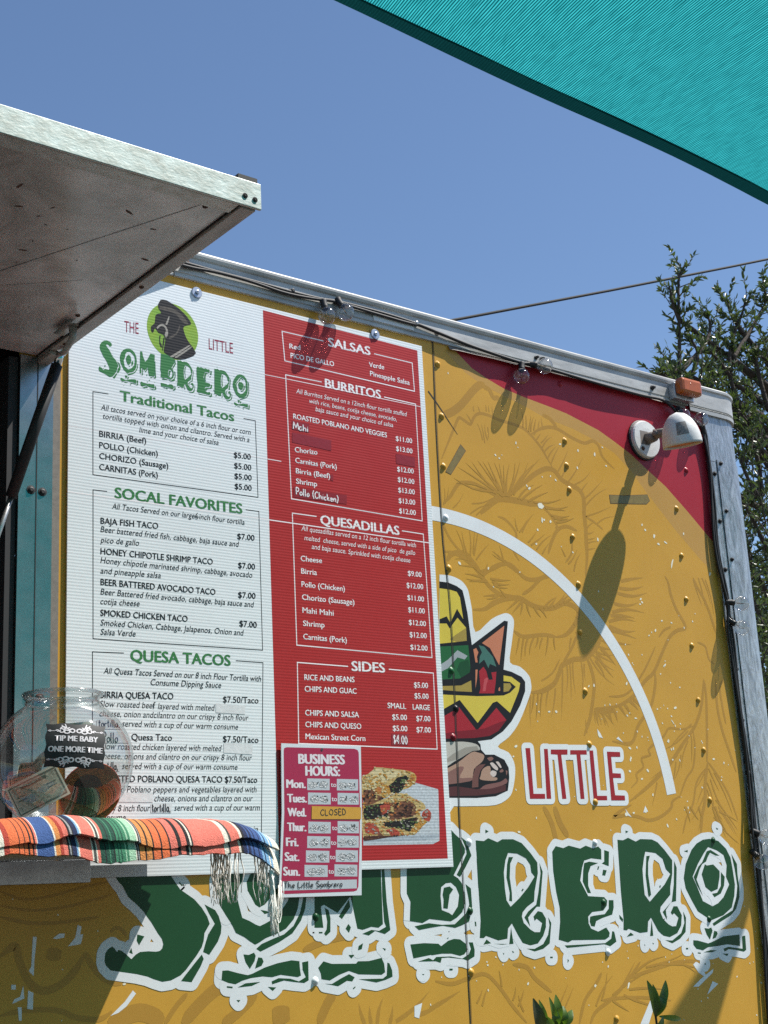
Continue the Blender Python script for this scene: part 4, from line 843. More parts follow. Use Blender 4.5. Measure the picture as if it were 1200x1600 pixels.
def put_pen(mb, text, a, b, h, w, lay, mi=0, wob=0.03):
    tot = sum(PEN[c][0] + .1 for c in text); k = (b[0] - a[0]) / tot; sl = (b[1] - a[1]) / (b[0] - a[0]); x = 0
    for c in text:
        wd, st = PEN[c]
        for seg in st.split('|') if st else []:
            pts = [tuple(map(float, p.split(','))) for p in seg.split()]
            pts = [(a[0] + (x + px_) * k + rnd(-wob, wob) * k, 0) + (pz + rnd(-wob, wob),) for px_, pz in pts]
            pts = [(p[0], a[1] + (p[0] - a[0]) * sl + p[2] * h) for p in pts]
            mb.ribbon(smooth(pts, 3) if len(pts) > 2 else pts, w, lay(), mi)
        x += wd + .1

for r in MENU_TEXT: Type.want(r[1], 0.2 if r[2] in ('it', 'rit') else 0.0)
for r in HOURS_TEXT: Type.want(r[0])
for t_ in ('H', 'TIP ME BABY', 'ONE MORE TIME', '1', 'ONE'): Type.want(t_)
Type.bake()

# ------------------------------------------------------------------ ground
g = MB(); g.grid(lambda u, v: (-300 + 600 * u, -300 + 600 * v, 0.0), 2, 2)
gr = g.build('ground', 'ground'); gr['kind'] = 'structure'
g = MB(); g.box((-6, -6, -0.1), (7, -0.6, 0.006)); gr = g.build('patio', 'concrete'); gr['kind'] = 'structure'

# ------------------------------------------------------------------ food trailer
XE, XC, RC = 3.091, 3.18, 0.10       # panel edge, start of the rounded corner, its radius
ZT = 2.774
TR = thing('food_trailer', 'mustard yellow food trailer with green sombrero lettering, red top corner and raised serving awning', 'food trailer', (0.8, 0, 0))
wl = MB()
hole = [(-0.6, 1.515), (1.066, 1.515), (1.066, 2.494), (-0.6, 2.494)]
wl.poly([(-1.5, 0.5), (XE + 0.02, 0.5), (XE + 0.02, 2.72), (-1.5, 2.72)], 0.0, [hole])
side = wl.build('side_wall', 'mustard', TR)
bd = MB()
bd.box((-1.5, 0.02, 0.48), (3.2, 2.2, 0.52)); bd.box((-1.48, 0.06, 2.66), (3.2, 2.2, 2.70)); bd.box((-1.5, 2.18, 0.53), (3.2, 2.2, 2.65)); bd.box((-1.5, 0.01, 0.53), (-1.48, 2.17, 2.65)); bd.box((3.24, 0.14, 0.53), (3.276, 2.2, 2.69))
bd.box((3.05, 0.03, 0.53), (3.07, 2.17, 2.65))
bd.build('body_shell', 'interior', TR)
rf = MB(); rf.grid(lambda u, v: (-1.48 + 4.70 * u, 0.03 + 2.17 * v, ZT - 0.006 + 0.02 * math.sin(math.pi * v)), 4, 6); rf.build('roof', 'alu_dull', TR)
for yy in (0.12, 2.08):
    for xx in (0.2, 1.2):
        ty = MB(); ty.lathe([(0.16, -0.09), (0.27, -0.1), (0.32, -0.06), (0.32, 0.06), (0.27, 0.1), (0.16, 0.09)], (xx, yy, 0.325), (0, 1, 0), 28); to = ty.build('wheel', 'rubber', TR, True)
        rm = MB(); rm.lathe([(0.0, -0.07), (0.06, -0.085), (0.08, -0.05), (0.158, -0.06), (0.158, 0.06), (0.0, 0.06)], (xx, yy, 0.325), (0, 1, 0), 24); rm.build('rim', 'steel', to, True)
# printed wrap ---------------------------------------------------
LY = Layer(-0.00015, 3e-6, 60)
a_ = MB(); a_.poly(P2(RED), -0.00002); a_.build('red_corner', 'wrap_red', TR)
a_ = MB(); a_.poly(P2(BAND), -0.000012); a_.build('pale_band', 'pale_band', TR)
ln = MB(); lay = Layer(-0.00004, 3e-6, 97)
for wd, t in STROKES:
    p = smooth(P2(t), 5); n = len(p); ww = [wd * 1.55 / 1e4 * min(1.0, 0.35 + 5 * min(i, n - 1 - i) / n) for i in range(n)]
    ln.ribbon(p, ww, lay())
for t in HAIRS.split():
    wd, x0, z0, x1, z1 = (int(c) / 1e4 for c in t.split(','))
    a, b = Vector((x0, z0)), Vector((x1, z1)); d = b - a; nn = Vector((-d.y, d.x)).normalized(); bow = rnd(-0.08, 0.08) * d.length
    pts = [a + d * s_ + nn * bow * math.sin(math.pi * s_) for s_ in (0, .25, .5, .75, 1)]
    ln.ribbon(pts, [wd * 1.5, wd * 1.75, wd * 1.35, wd * .8, wd * .08], lay())
ln.build('line_print', 'print_brown', TR)
ar = MB(); cx, cz, ro, ri = 2.0784, 1.540, 0.7504, 0.7160
a0, a1 = math.radians(7.8), math.radians(98)
ar.grid(lambda u, v: (cx + (ro + (ri - ro) * v) * math.cos(a1 + (a0 - a1) * u), -0.00036, cz + (ro + (ri - ro) * v) * math.sin(a1 + (a0 - a1) * u)), 72, 1)
ar.build('white_arc', 'wrap_white', TR)
fk = MB(); lay = Layer(-0.00036, 2e-6, 20)
def fleck(x, z, sx=1.0, s=None):
    s = s or rnd(0.0022, 0.0042); fk.disc((x, z), s * rnd(.5, .8), lay(), 0, 7, rnd(1.2, 2.0) * sx, rnd(0, math.pi))
for x, z in P2(FLECKS): fleck(x, z)
for cxx, czz, sx_, sz_, n in ((2.85, 1.9, .16, .14, 26), (2.8, 1.72, .14, .12, 26), (2.62, 1.88, .1, .1, 8), (2.55, 1.30, .22, .06, 40), (2.85, 1.27, .14, .07, 34), (2.12, 1.28, .14, .05, 26), (2.95, 1.2, .1, .1, 22), (1.2, 1.33, .1, .1, 14), (2.35, 1.7, .06, .1, 4)):
    for i in range(int(n * .6)): fleck(min(3.07, random.gauss(cxx, sx_)), random.gauss(czz, sz_), .9, rnd(.0016, .0032))
for t in CHIPS.split():
    x, z, sx, sz, ang = (int(c) for c in t.split(',')); x, z, sx, sz = (c / 1e4 for c in (x, z, sx, sz))
    n = 9; pts = []
    for k in range(n):
        a = 2 * math.pi * k / n; r = rnd(.6, 1.15); dx, dz = sx * r * math.cos(a), sz * r * math.sin(a); c_, s_ = math.cos(math.radians(-ang)), math.sin(math.radians(-ang))
        pts.append((x + dx * c_ - dz * s_, z + dx * s_ + dz * c_))
    fk.poly(pts, lay())
fk.build('fleck_print', 'fleck', TR, kind='stuff')
sh = MB(); lay = Layer(-0.00035, 2e-6, 5)
for t in SHARDS: sh.poly(P2(t), lay())
sh.build('splash_print', 'wrap_white', TR)
def outline(mb, pts, r, lay, fill=True):
    if fill: mb.poly(pts, lay())
    n = len(pts)
    for i in range(n):
        mb.disc(pts[i], r, lay(), 0, 18)
        a, b = Vector(pts[i]), Vector(pts[(i + 1) % n]); d = b - a
        if d.length < 1e-5: continue
        nn = Vector((-d.y, d.x)).normalized() * r
        q_ = [a + nn, a - nn, b - nn, b + nn]; y = lay(); mb.add([(p.x, y, p.y) for p in q_], [(0, 1, 2, 3)])
ol = MB(); gl = MB(); lay = Layer(-0.00041, 2.5e-6, 101); lay2 = Layer(-0.00070, 2.5e-6, 43)
for outer, holes in LETTERS:
    hs = [P2(h) for h in holes]; po = P2(outer)
    sz = max(max(p[0] for p in po) - min(p[0] for p in po), max(p[1] for p in po) - min(p[1] for p in po))
    outline(ol, po, 0.0165 if sz > 0.05 else 0.0155, lay, fill=not hs)
    for h in hs: outline(ol, h, 0.0165, lay, fill=False)
    if hs: ol.poly(po, lay(), hs)
    gl.poly(po, lay2(), hs)
ol.build('lettering_outline', 'wrap_white', TR); gl.build('lettering', 'wrap_green', TR)
ol = MB(); gl = MB()
for t in LITTLE: outline(ol, P2(t), 0.0125, lay); gl.poly(P2(t), lay2())
ol.build('small_lettering_outline', 'wrap_white', TR); gl.build('small_lettering', 'red_letter', TR)
em = MB(); keys = list(EMB); lay = Layer(-0.00041, 3e-6, 70)
for c, t in EMBLEM:
    em.poly([tuple(p) for p in (smooth(P2(t) + [P2(t)[0]], 3)[:-1] if c in ('white', 'skin', 'sock', 'skind', 'sole', 'nail') else P2(t))], lay(), (), keys.index(c))
em.build('sombrero_emblem', [EMB[k] for k in keys], TR)
sm = MB(); p = smooth(P2(SEAM), 4); sm.ribbon(p, 0.0026, -0.00085); sm.ribbon([(x + .004 * (i % 2) * .1 + .0035, z) for i, (x, z) in enumerate(p)], 0.0010, -0.00084); sm.build('panel_seam', 'black_matte', TR)
sc_ = MB(); sc_.ribbon(P2(DARK_LINE), [0.0035, 0.003, 0.0012], -0.0005); sc_.build('dark_line', 'black_matte', TR)  # thin black line slanting down beside the menu
# domed rivets take the colour of the print they sit under
def in_poly(x, z, pts):
    c = False; j = len(pts) - 1
    for i in range(len(pts)):
        if (pts[i][1] > z) != (pts[j][1] > z) and x < (pts[j][0] - pts[i][0]) * (z - pts[i][1]) / (pts[j][1] - pts[i][1]) + pts[i][0]: c = not c
        j = i
    return c
LP = [P2(o) for o, h in LETTERS]; RP = P2(RED)
for x, z in P2(RIVETS):
    rv = MB(); rv.lathe([(0.0088, 0.0004), (0.0068, 0.0016), (0.0050, 0.0040), (0.0028, 0.0052), (0.0, 0.0056)], (x, -0.0002, z), (rnd(-.1, .1), -1, rnd(-.1, .1)), 16)
    hit = [c for c, t in EMBLEM if in_poly(x, z, P2(t))]
    near = any(min((Vector((x, z)) - (Vector(a).lerp(Vector(b), max(0, min(1, (Vector((x, z)) - Vector(a)).dot(Vector(b) - Vector(a)) / max(1e-9, (Vector(b) - Vector(a)).length_squared)))))).length for a, b in zip(q_, q_[1:] + q_[:1])) < .017 for q_ in LP)
    m_ = EMB[hit[-1]].name if hit else 'wrap_green' if any(in_poly(x, z, q_) for q_ in LP) else ('wrap_red' if in_poly(x, z, RP) else ('wrap_white' if near or (abs(math.hypot(x - cx, z - cz) - .733) < .02 and z > 1.5) else 'mustard'))
    rv.build('rivet', m_, TR, True)
# roof rail, cap and corner post ----------------------------------
def sweep(mb, prof, x0, ye, closed=False, mi=0):
    if ye is None: path = [(x0[0], None), (x0[1], None)]
    else: path = [(x0, None)] + ([(XC, None)] if x0 < XC else []) + [('arc', math.radians(a)) for a in range(6, 91, 6)] + [('end', ye)]
    n = len(prof); vs = []
    for a, t in path:
        for d, z in prof:
            if a == 'arc': vs.append((XC + (RC + d) * math.sin(t), RC - (RC + d) * math.cos(t), z))
            elif a == 'end': vs.append((XC + RC + d, t, z))
            else: vs.append((a, -d, z))
    fs = [(i * n + k, (i + 1) * n + k, (i + 1) * n + k + 1, i * n + k + 1) for i in range(len(path) - 1) for k in range(n - 1)]
    mb.add(vs, fs, mi)
RAIL = [(-0.004, 2.703), (0.0062, 2.704), (0.0064, 2.7095), (0.0042, 2.711), (0.0042, 2.7135), (0.0070, 2.7155), (0.0068, 2.752), (0.0105, 2.755), (0.0132, 2.7605), (0.0136, 2.7655), (0.0128, 2.7685), (0.008, 2.7705), (-0.03, 2.772)]
rl = MB(); sweep(rl, RAIL, (1.405, 3.03), None); rl.add([(1.405, -d, z) for d, z in RAIL], [tuple(range(len(RAIL)))]); rail = rl.build('roof_rail', 'alu', TR)
rl = MB(); sweep(rl, RAIL, (-1.5, 1.402), None); rl.build('roof_rail', 'alu', TR)
CAP = [(0.002, 2.690), (0.0105, 2.690), (0.011, 2.700), (0.008, 2.702), (0.011, 2.704), (0.008, 2.7065), (0.0105, 2.709), (0.0105, 2.758), (0.0150, 2.762), (0.0155, 2.768), (0.012, 2.772), (-0.04, 2.774)]
cp = MB(); sweep(cp, CAP, 3.032, 2.2); cp.build('corner_cap', 'alu', TR)
po = MB(); sweep(po, [(0.0036, 2.556), (0.0036, 2.692)], XE, 2.2); sweep(po, [(0.001, 2.556), (0.0036, 2.556)], XE, 2.2)
po.build('corner_post', 'alu_post', TR, True)
po = MB(); sweep(po, [(0.0062, 0.5), (0.0062, 2.562)], 3.129, 2.2); sweep(po, [(0.0062, 2.562), (0.0036, 2.5625)], 3.129, 2.2); po.add([(3.129, -0.0062, .5), (3.129, -0.0062, 2.562), (3.129, 0, 2.562), (3.129, 0, .5)], [(0, 1, 2, 3)])
po.build('corner_post', 'alu_post', TR, True)
po = MB(); po.box((XE, -0.0032, 0.5), (3.128, 0.002, 2.555)); fl = po.build('post_flange', 'alu_post', TR)
def screw(x, y, z, parent, r=0.006, m='black', ax=(0, -1, 0), hgt=0.006):
    s_ = MB(); s_.lathe([(r * 1.5, 0), (r * 1.5, 0.0012), (r, 0.0016), (r * .95, hgt), (r * .5, hgt + 0.0012), (0, hgt + 0.001)], (x, y, z), ax, 12); return s_.build('screw', m, parent)
for k in range(9): screw(3.114 - 0.001 * k, -0.0032, 2.519 - 0.137 * k, fl, 0.0048)
for k in (0, 1, 2): screw(3.142, -0.0062, 2.552 - 0.138 * k, fl, 0.0042)
for x, r, m_ in ((1.372, 0.010, 'steel'), (1.43, 0.010, 'rust'), (1.70, 0.008, 'black'), (2.055, 0.008, 'steel'), (2.885, 0.008, 'black'), (2.45, 0.006, 'black'), (2.47, 0.007, 'black')): screw(x, -0.0070, 2.735 if x < 2.4 else 2.729, rail, r * .62, m_, hgt=0.010)
dh = MB(); dh.disc((2.122, 2.726), 0.0068, -0.0073); dh.build('drain_hole', 'black_matte', rail)
st = MB(); st.box((1.93, -0.0092, 2.717), (2.05, -0.0069, 2.738)); st.build('sticker_shade_patch', 'tape_white', rail)
# loose flashing that throws the ragged shade below the rail
fs_ = MB(); fs_.grid(lambda u, v: (2.16 + 0.86 * u, -0.003 - v * (0.004 + 0.013 * math.sin(math.pi * u ** .8) + 0.002 * math.sin(23 * u) + 0.0015 * math.sin(41 * u + 1)), 2.7035 - 0.011 * v), 60, 2); fs_.build('flashing', 'lamp_knuckle', TR)
# serving window ---------------------------------------------------
fr = MB(); fr.box((1.066, -0.0065, 1.478), (1.134, 0.004, 2.4575)); wf = fr.build('window_frame', 'alu_frame', TR)
fr = MB(); fr.box((1.1005, -0.0072, 1.478), (1.1025, -0.0063, 2.4572)); fr.build('joint', 'black_matte', wf)
fr = MB(); fr.box((1.1345, -0.004, 1.478), (1.150, 0.004, 2.60)); fr.build('trim_strip', 'lamp_knuckle', wf)
fr = MB(); fr.box((1.045, 0.0, 1.52), (1.064, 0.09, 2.452)); fr.build('window_reveal', 'interior', TR)
for zz in (2.19, 1.80):
    screw(1.091, -0.0065, zz, wf, 0.0058, hgt=0.003); screw(1.114, -0.0065, zz - 0.001, wf, 0.0058, hgt=0.003)
sl_ = MB(); sl_.box((-0.6, -0.016, 1.472), (1.212, 0.0, 1.512)); sl_.box((-0.6, -0.014, 1.5125), (1.06, 0.1, 1.5185)); sl_.build('window_sill', 'alu_dull', TR, bevel=0.001)
SF = MB(); SF.box((-0.65, -0.325, 1.512), (1.352, -0.017, 1.538)); shelf = SF.build('serving_shelf', 'alu_dull', TR, bevel=0.002)
for xx in (-0.4, 0.3, 0.78):
    br = MB(); br.box((xx, -0.27, 1.498), (xx + 0.03, -0.017, 1.511)); br.box((xx, -0.03, 1.34), (xx + 0.03, -0.001, 1.4975)); br.build('bracket', 'steel', shelf)
# awning -----------------------------------------------------------
AX0, AX1, AY, AZ = -0.7, 1.128, -0.742, 2.458
aw = MB(); aw.box((AX0, AY + 0.002, AZ + 0.004), (AX1 - 0.03, -0.004, AZ + 0.04)); awn = aw.build('awning', 'awning_under', TR)
tm = MB(); tm.box((AX1 - 0.0275, AY + 0.004, AZ - 0.003), (AX1, -0.004, AZ + 0.042)); tm.box((AX1 - 0.0275, -0.06, AZ - 0.012), (AX1 - 0.004, -0.004, AZ - 0.0035)); tm.build('edge_trim', 'awning_trim', awn, bevel=0.0015)
gp = MB(); gp.box((AX1 - 0.030, AY + 0.004, AZ + 0.0025), (AX1 - 0.0275, -0.004, AZ + 0.03)); gp.build('gap_seal', 'black_matte', awn)
tm = MB(); tm.box((AX0, AY - 0.004, AZ - 0.002), (AX1 + 0.006, AY + 0.0015, AZ + 0.042)); tm.box((AX0, AY + 0.0018, AZ - 0.002), (AX1 - 0.032, AY + 0.032, AZ + 0.0032)); tm.build('front_trim', 'galv', awn, bevel=0.001)
ec = MB(); ec.box((AX1 - 0.03, AY + 0.0045, AZ + 0.0425), (AX1 + 0.005, AY + 0.05, AZ + 0.055)); ec.build('end_cap', 'black', awn)
for x_, z_ in ((AX1 - 0.024, AZ + 0.014), (AX1 - 0.006, AZ + 0.012)): screw(x_, AY - 0.004, z_, awn, 0.003, 'black_matte', hgt=0.0008)
for x_, y_ in ((0.86, AY + 0.02), (0.79, AY + 0.024), (1.06, -0.70), (1.08, -0.22), (1.113, -0.1), (1.112, -0.4)): screw(x_, y_, AZ + 0.0038 if x_ < 1.1 else AZ - 0.003, awn, 0.006 if x_ == 0.86 else 0.003, 'rust', ax=(0, 0, -1), hgt=0.002)
sm = MB()
for y0, y1, x0, x1 in ((-0.70, -0.12, 1.05, 0.80), (-0.36, -0.06, 1.02, 0.66)): sm.add([(x0, y0, AZ + 0.0034), (x0 + .0012, y0, AZ + 0.0034), (x1 + .0012, y1, AZ + 0.0034), (x1, y1, AZ + 0.0034)], [(0, 1, 2, 3)])
sm.build('dark_line', 'black_matte', awn)
gp = MB(); gp.box((AX0, AY + 0.033, AZ + 0.0025), (AX1 - 0.032, AY + 0.0355, AZ + 0.006)); gp.build('gap_seal', 'black_matte', awn)
sp_ = MB()
for k in range(46):
    x_, y_ = rnd(.35, 1.08), rnd(-.69, -.03); r = rnd(.0008, .0032); n_ = 7; an = rnd(0, 3); st2 = rnd(1, 3.5)
    vs = []
    for j in range(n_):
        a = 2 * math.pi * j / n_; dx, dy = r * st2 * math.cos(a), r * rnd(.6, 1.2) * math.sin(a); vs.append((x_ + dx * math.cos(an) - dy * math.sin(an), y_ + dx * math.sin(an) + dy * math.cos(an), AZ + 0.0036 - k * 2e-6))
    sp_.add(vs, [tuple(range(n_))[::-1]])
sp_.build('grease_spots', 'rust', awn)
bk = MB(); bk.tube([(1.085, -0.19, AZ - 0.003), (1.083, -0.195, AZ - 0.03), (1.079, -0.17, AZ - 0.05), (1.072, -0.155, AZ - 0.052)], [0.008, 0.007, 0.006, 0.005], 10); bk.box((1.07, -0.20, AZ - 0.005), (1.092, -0.14, AZ - 0.0032)); bk.build('bracket', 'awning_trim', awn, True)
sa, sb = Vector((1.078, -0.16, AZ - 0.045)), Vector((0.985, -0.03, 1.985))
mid = sa.lerp(sb, 0.62)
gs = MB(); gs.tube([sa.lerp(sb, 0.06), mid], 0.0105, 16); gso = gs.build('gas_strut', 'black', TR, True)
gs = MB(); gs.tube([mid, sb], 0.005, 10); gs.build('rod', 'steel', gso, True)
gs = MB(); gs.lathe([(0.0, -0.011), (0.008, -0.007), (0.011, 0), (0.008, 0.007), (0.0, 0.011)], sa, (1, 0, 0), 14); gs.tube([sa, sa.lerp(sb, 0.065)], 0.0075, 10); gs.build('ball_joint', 'chrome', gso, True)
# marker light
mk = MB(); mk.box((2.952, -0.030, 2.706), (3.030, -0.0068, 2.752)); mo = mk.build('marker_light', 'alu_dull', TR, bevel=0.002)
mk = MB(); mk.box((2.950, -0.060, 2.714), (3.034, -0.0305, 2.760)); mk.build('lens', 'amber', mo, bevel=0.009)
mk = MB(); mk.lathe([(0.004, 0), (0.003, 0.002), (0, 0.0024)], (2.985, -0.058, 2.742), (0, -1, 0), 10); mk.build('reflector_dot', 'amber', mo, True)

# ------------------------------------------------------------------ menu board
MY = -0.006
MN = thing('menu_board', 'large white and red corrugated plastic menu with taco, burrito and quesadilla prices', 'menu sign', (1.62, MY, 1.48))
b_ = MB(); xl, xr, zb, zt = 1.166, 2.0735, 1.480, 2.683
def bow(u, v):                                     # the sheet lifts a little along its top left edge
    x, z = xl + (xr - xl) * u, zb + (zt - zb) * v
    return x, z
b_.box((xl, MY, zb), (xr, MY + 0.0038, zt)); b_.build('white_panel', 'board_white', MN)
b_ = MB(); b_.poly([(1.6245, 1.4975), (2.0590, 1.4975), (2.0590, 2.6690), (1.6245, 2.6745)], MY - 0.00006); b_.build('red_panel', 'board_red', MN)
b_ = MB(); lay = Layer(MY - 0.00010, 2e-6, 20)
for z0, z1, xa, xb, wdt in ((2.330, 2.333, xl, 1.66, .0016), (2.197, 2.199, xl, 2.07, .0022), (2.522, 2.528, 1.45, 2.07, .0014)): b_.ribbon([(xa, z0), ((xa + xb) / 2, (z0 + z1) / 2 + .0008), (xb, z1)], wdt, lay())
b_.build('crease', 'ink_white', MN)
STY = {'cond': (0.0245, 0, 0, 'ink_maroon'), 'head': (0.0212, 0, 2, 'ink_green'), 'it': (0.0117, 0.2, 0, 'ink_black'), 'reg': (0.0122, 0, 1, 'ink_black'), 'pr': (0.0122, 0, 1, 'ink_black'),
       'rhead': (0.0206, 0, 2, 'ink_white'), 'rit': (0.0108, 0.2, 0, 'ink_white'), 'rreg': (0.0116, 0, 1, 'ink_white'), 'rpr': (0.0116, 0, 1, 'ink_white')}
blocks = {}
lt = Layer(MY - 0.00022, 3e-6, 60)
for blk, text, sty, x0, z0, x1, z1 in MENU_TEXT:
    kind = 'heading' if 'head' in sty else ('price_text' if sty in ('pr', 'rpr') else ('logo_text' if sty == 'cond' else 'menu_text'))
    h, shr, bo, m_ = STY[sty]
    mb = blocks.setdefault((blk, kind, m_), MB())
    put_text(mb, text, (x0 / 1e4, z0 / 1e4), (x1 / 1e4, z1 / 1e4), h, lt, None, 0, shr, bo)
for (blk, kind, m_), mb in blocks.items(): mb.build(kind, m_, MN)
pt_ = MB(); lay = Layer(MY - 0.00045, 5e-6, 30)
for c, t in MENU_PATCH: 
    pt_ = MB(); q_ = P2(t); y = lay(); pt_.poly(q_, y); 
    o_ = pt_.build('cover_tape', 'tape_white' if c == 'w' else 'tape_red', MN)
lay = Layer(MY - 0.00075, 4e-6, 60); hk, hw = MB(), MB()
for blk, text, c, x0, z0, x1, z1, h in MENU_HAND: put_pen(hk if c == 'k' else hw, text, (x0 / 1e4, z0 / 1e4), (x1 / 1e4, z1 / 1e4), h / 1e4 * 1.1, 0.0017 if c == 'k' else 0.0024, lay)
hk.build('handwriting', 'ink_black', MN); hw.build('handwriting', 'ink_white', MN)
lay = Layer(MY - 0.00016, 3e-6, 16)
for blk, c, t in MENU_BOX:
    mb = MB(); p = P2(t); wd = 0.0016 if c == 'k' else 0.0022
    mb.ribbon(p, wd, lay()); mb.build('border_line', 'ink_black' if c == 'k' else 'ink_white', MN)
# logo on the sheet: green letters are the big ones again, smaller, over a green disc and a dog in a hat
lg = MB(); lay = Layer(MY - 0.0002, 3e-6, 40)
allx = [p[0] for q_ in LP for p in q_]; allz = [p[1] for q_ in LP for p in q_]
bx0, bx1, bz0, bz1 = min(allx), max(allx), min(allz), max(allz)
def lgm(p):
    u = (p[0] - bx0) / (bx1 - bx0); v = (p[1] - bz0) / (bz1 - bz0)
    return (LOGO_BOX[0] + u * (LOGO_BOX[1] - LOGO_BOX[0]), LOGO_BOX[2] + v * (LOGO_BOX[3] - LOGO_BOX[2]))
LOGO_BOX = LOGO_RECT
for outer, holes in LETTERS: lg.poly([lgm(p) for p in P2(outer)], lay(), [[lgm(p) for p in P2(h)] for h in holes])
lg.build('logo_lettering', 'ink_green', MN)
lg = MB(); lg.disc((1.399, 2.576), 0.0625, MY - 0.00012, 0, 48, 0.97); lg.build('logo_disc', 'ink_lime', MN)
def picture(name, rows, y0):
    mb = MB(); keys = list(PIC); lay = Layer(y0, 5e-6, 60)
    for c, t in rows: mb.poly([tuple(p) for p in (P2(t) if c in ('plate', 'plated') else smooth(P2(t) + [P2(t)[0]], 2)[:-1])], lay(), (), keys.index(c))
    return mb.build(name, [PIC[k] for k in keys], MN)
picture('dog_picture', DOG_SHAPES, MY - 0.0003); picture('food_photo', FOOD_SHAPES, MY - 0.00015)
cr_ = MB(); keys = list(PIC); lay = Layer(MY - 0.00048, 2e-6, 120); fp = [(c, P2(t)) for c, t in FOOD_SHAPES if c not in ('plate', 'plated')]
fx0, fx1 = min(p[0] for c, q_ in fp for p in q_), max(p[0] for c, q_ in fp for p in q_); fz0, fz1 = min(p[1] for c, q_ in fp for p in q_), max(p[1] for c, q_ in fp for p in q_)
MIXC = dict(tort=('tortl', 'tortl', 'gold', 'tort', 'orange'), tortl=('tort', 'gold', 'tort'), meat=('meatd', 'tort', 'meatd', 'orange', 'dark'), meatd=('meat', 'dark', 'meat'), dark=('green', 'lite', 'meatd', 'green', 'dk'), green=('tortl', 'dark'), orange=('gold', 'red', 'tortl'), gold=('tortl', 'orange', 'tort'), red=('orange', 'red', 'lite'))
for k in range(900):
    x, z = rnd(fx0, fx1), rnd(fz0, fz1); hit = [c for c, q_ in fp if in_poly(x, z, q_)]
    if not hit: continue
    c = random.choice(MIXC[hit[-1]]); r = rnd(.0012, .0042); n = 6; a0_ = rnd(0, 6)
    cr_.poly([(x + r * rnd(.5, 1.5) * math.cos(a0_ + 6.283 * j / n), z + r * rnd(.35, .8) * math.sin(a0_ + 6.283 * j / n)) for j in range(n)], lay(), (), keys.index(c))
cr_.build('food_texture', [PIC[k] for k in keys], MN)
for wx, wz in WASHERS:
    ws = MB(); ws.lathe([(0.0125, 0), (0.0125, 0.002), (0.0115, 0.003), (0.0045, 0.003), (0.0045, 0.0055), (0.003, 0.0062), (0, 0.006)], (wx, MY - 0.0002, wz), (0, -1, 0), 24); wo = ws.build('washer', 'steel_blue', MN)
    ws = MB(); ws.disc((wx, wz), 0.0018, MY - 0.0066, 0, 6); ws.build('socket', 'black_matte', wo)

# ------------------------------------------------------------------ business hours sign
HY = -0.012
HS = thing('hours_sign', 'small white and magenta business hours sign hanging over the lower edge of the menu', 'hours sign', (1.72, HY, 1.43))
pl = MB(); q_ = P2(HOURS_PLATE); n = len(q_); pl.poly(q_, HY); pl.add([(x, y, z) for y in (HY, HY + 0.002) for x, z in q_], [(i, (i + 1) % n, n + (i + 1) % n, n + i) for i in range(n)]); pl.build('plate', 'hours_white', HS)
pl = MB(); pl.poly([tuple(p) for p in P2(HOURS_FIELD)], HY - 0.0001); pl.build('red_field', 'hours_red', HS)
hd, dy = MB(), MB(); lay = Layer(HY - 0.0003, 4e-6, 30)
for text, sty, x0, z0, x1, z1, h in HOURS_TEXT: put_text(hd if sty == 'head' else dy, text, (x0 / 1e4, z0 / 1e4), (x1 / 1e4, z1 / 1e4), h / 1e4 * .97, lay, None, 0, 0, 3 if len(text) > 2 else 1)
hd.build('heading', 'hours_ink', HS); dy.build('day_text', 'hours_ink', HS)
for t in HOURS_SLOT:
    q_ = P2(t); s_ = MB(); s_.poly(q_, HY - 0.0002); so_ = s_.build('time_slot', 'hours_slot', HS)
    s_ = MB(); lay = Layer(HY - 0.0004, 8e-6, 20); x0, x1, z0, z1 = q_[0][0], q_[1][0], q_[2][1], q_[0][1]
    for k in range(2):
        cxx = x0 + (x1 - x0) * (.28 + .42 * k) + rnd(-.002, .002); pts = []
        for j in range(12): a = 2 * math.pi * j / 12; pts.append((cxx + (x1 - x0) * .22 * math.cos(a) * rnd(.75, 1.1), (z0 + z1) / 2 - .001 + (z1 - z0) * .33 * math.sin(a) * rnd(.7, 1.1)))
        s_.poly(pts, lay())
    s_.build('blurred_ink', 'smudge', so_)
    s_ = MB()
    for k in range(random.choice((2, 3, 5, 7))): s_.disc((rnd(x0 + .25 * (x1 - x0), x1 - .15 * (x1 - x0)), rnd(z0 + .3 * (z1 - z0), z1 - .3 * (z1 - z0))), rnd(.0006, .0016), HY - 0.0007 - k * 5e-6, 0, 6, rnd(1, 2.2), rnd(0, 3))
    s_.build('ink_speck', 'smudge_dark', so_)
s_ = MB(); s_.poly(P2(HOURS_STRIP), HY - 0.0002); s_.build('name_strip', 'hours_slot', HS)
s_ = MB(); s_.poly(P2(HOURS_TAPE), HY - 0.0008); tp = s_.build('closed_tape', 'hours_tape', HS)
lay = Layer(HY - 0.0010, 4e-6, 40)
for text, x0, z0, x1, z1, h in HOURS_HAND: 
    s_ = MB(); put_pen(s_, text, (x0 / 1e4, z0 / 1e4), (x1 / 1e4, z1 / 1e4), h / 1e4, 0.0018, lay); s_.build('handwriting', 'hours_black', HS)
s_ = MB(); s_.disc((HOURS_HOLE[0], HOURS_HOLE[1]), 0.0028, HY - 0.0009); s_.build('nail_hole', 'smudge_dark', HS)

# ------------------------------------------------------------------ tape on the wrap
for t, lb in zip(TAPES, ('slanted strip of old brown tape stuck beside a rivet near the menu', 'level strip of old brown tape crossing the lamp shadow')):
    s_ = MB(); q_ = P2(t); s_.poly(q_, -0.0005); s_.ribbon(q_, 0.0011, -0.00051, 1, True); tag(s_.build('tape_strip', ['masking', 'rust']), lb, 'tape', 'tape strips on the trailer wall')

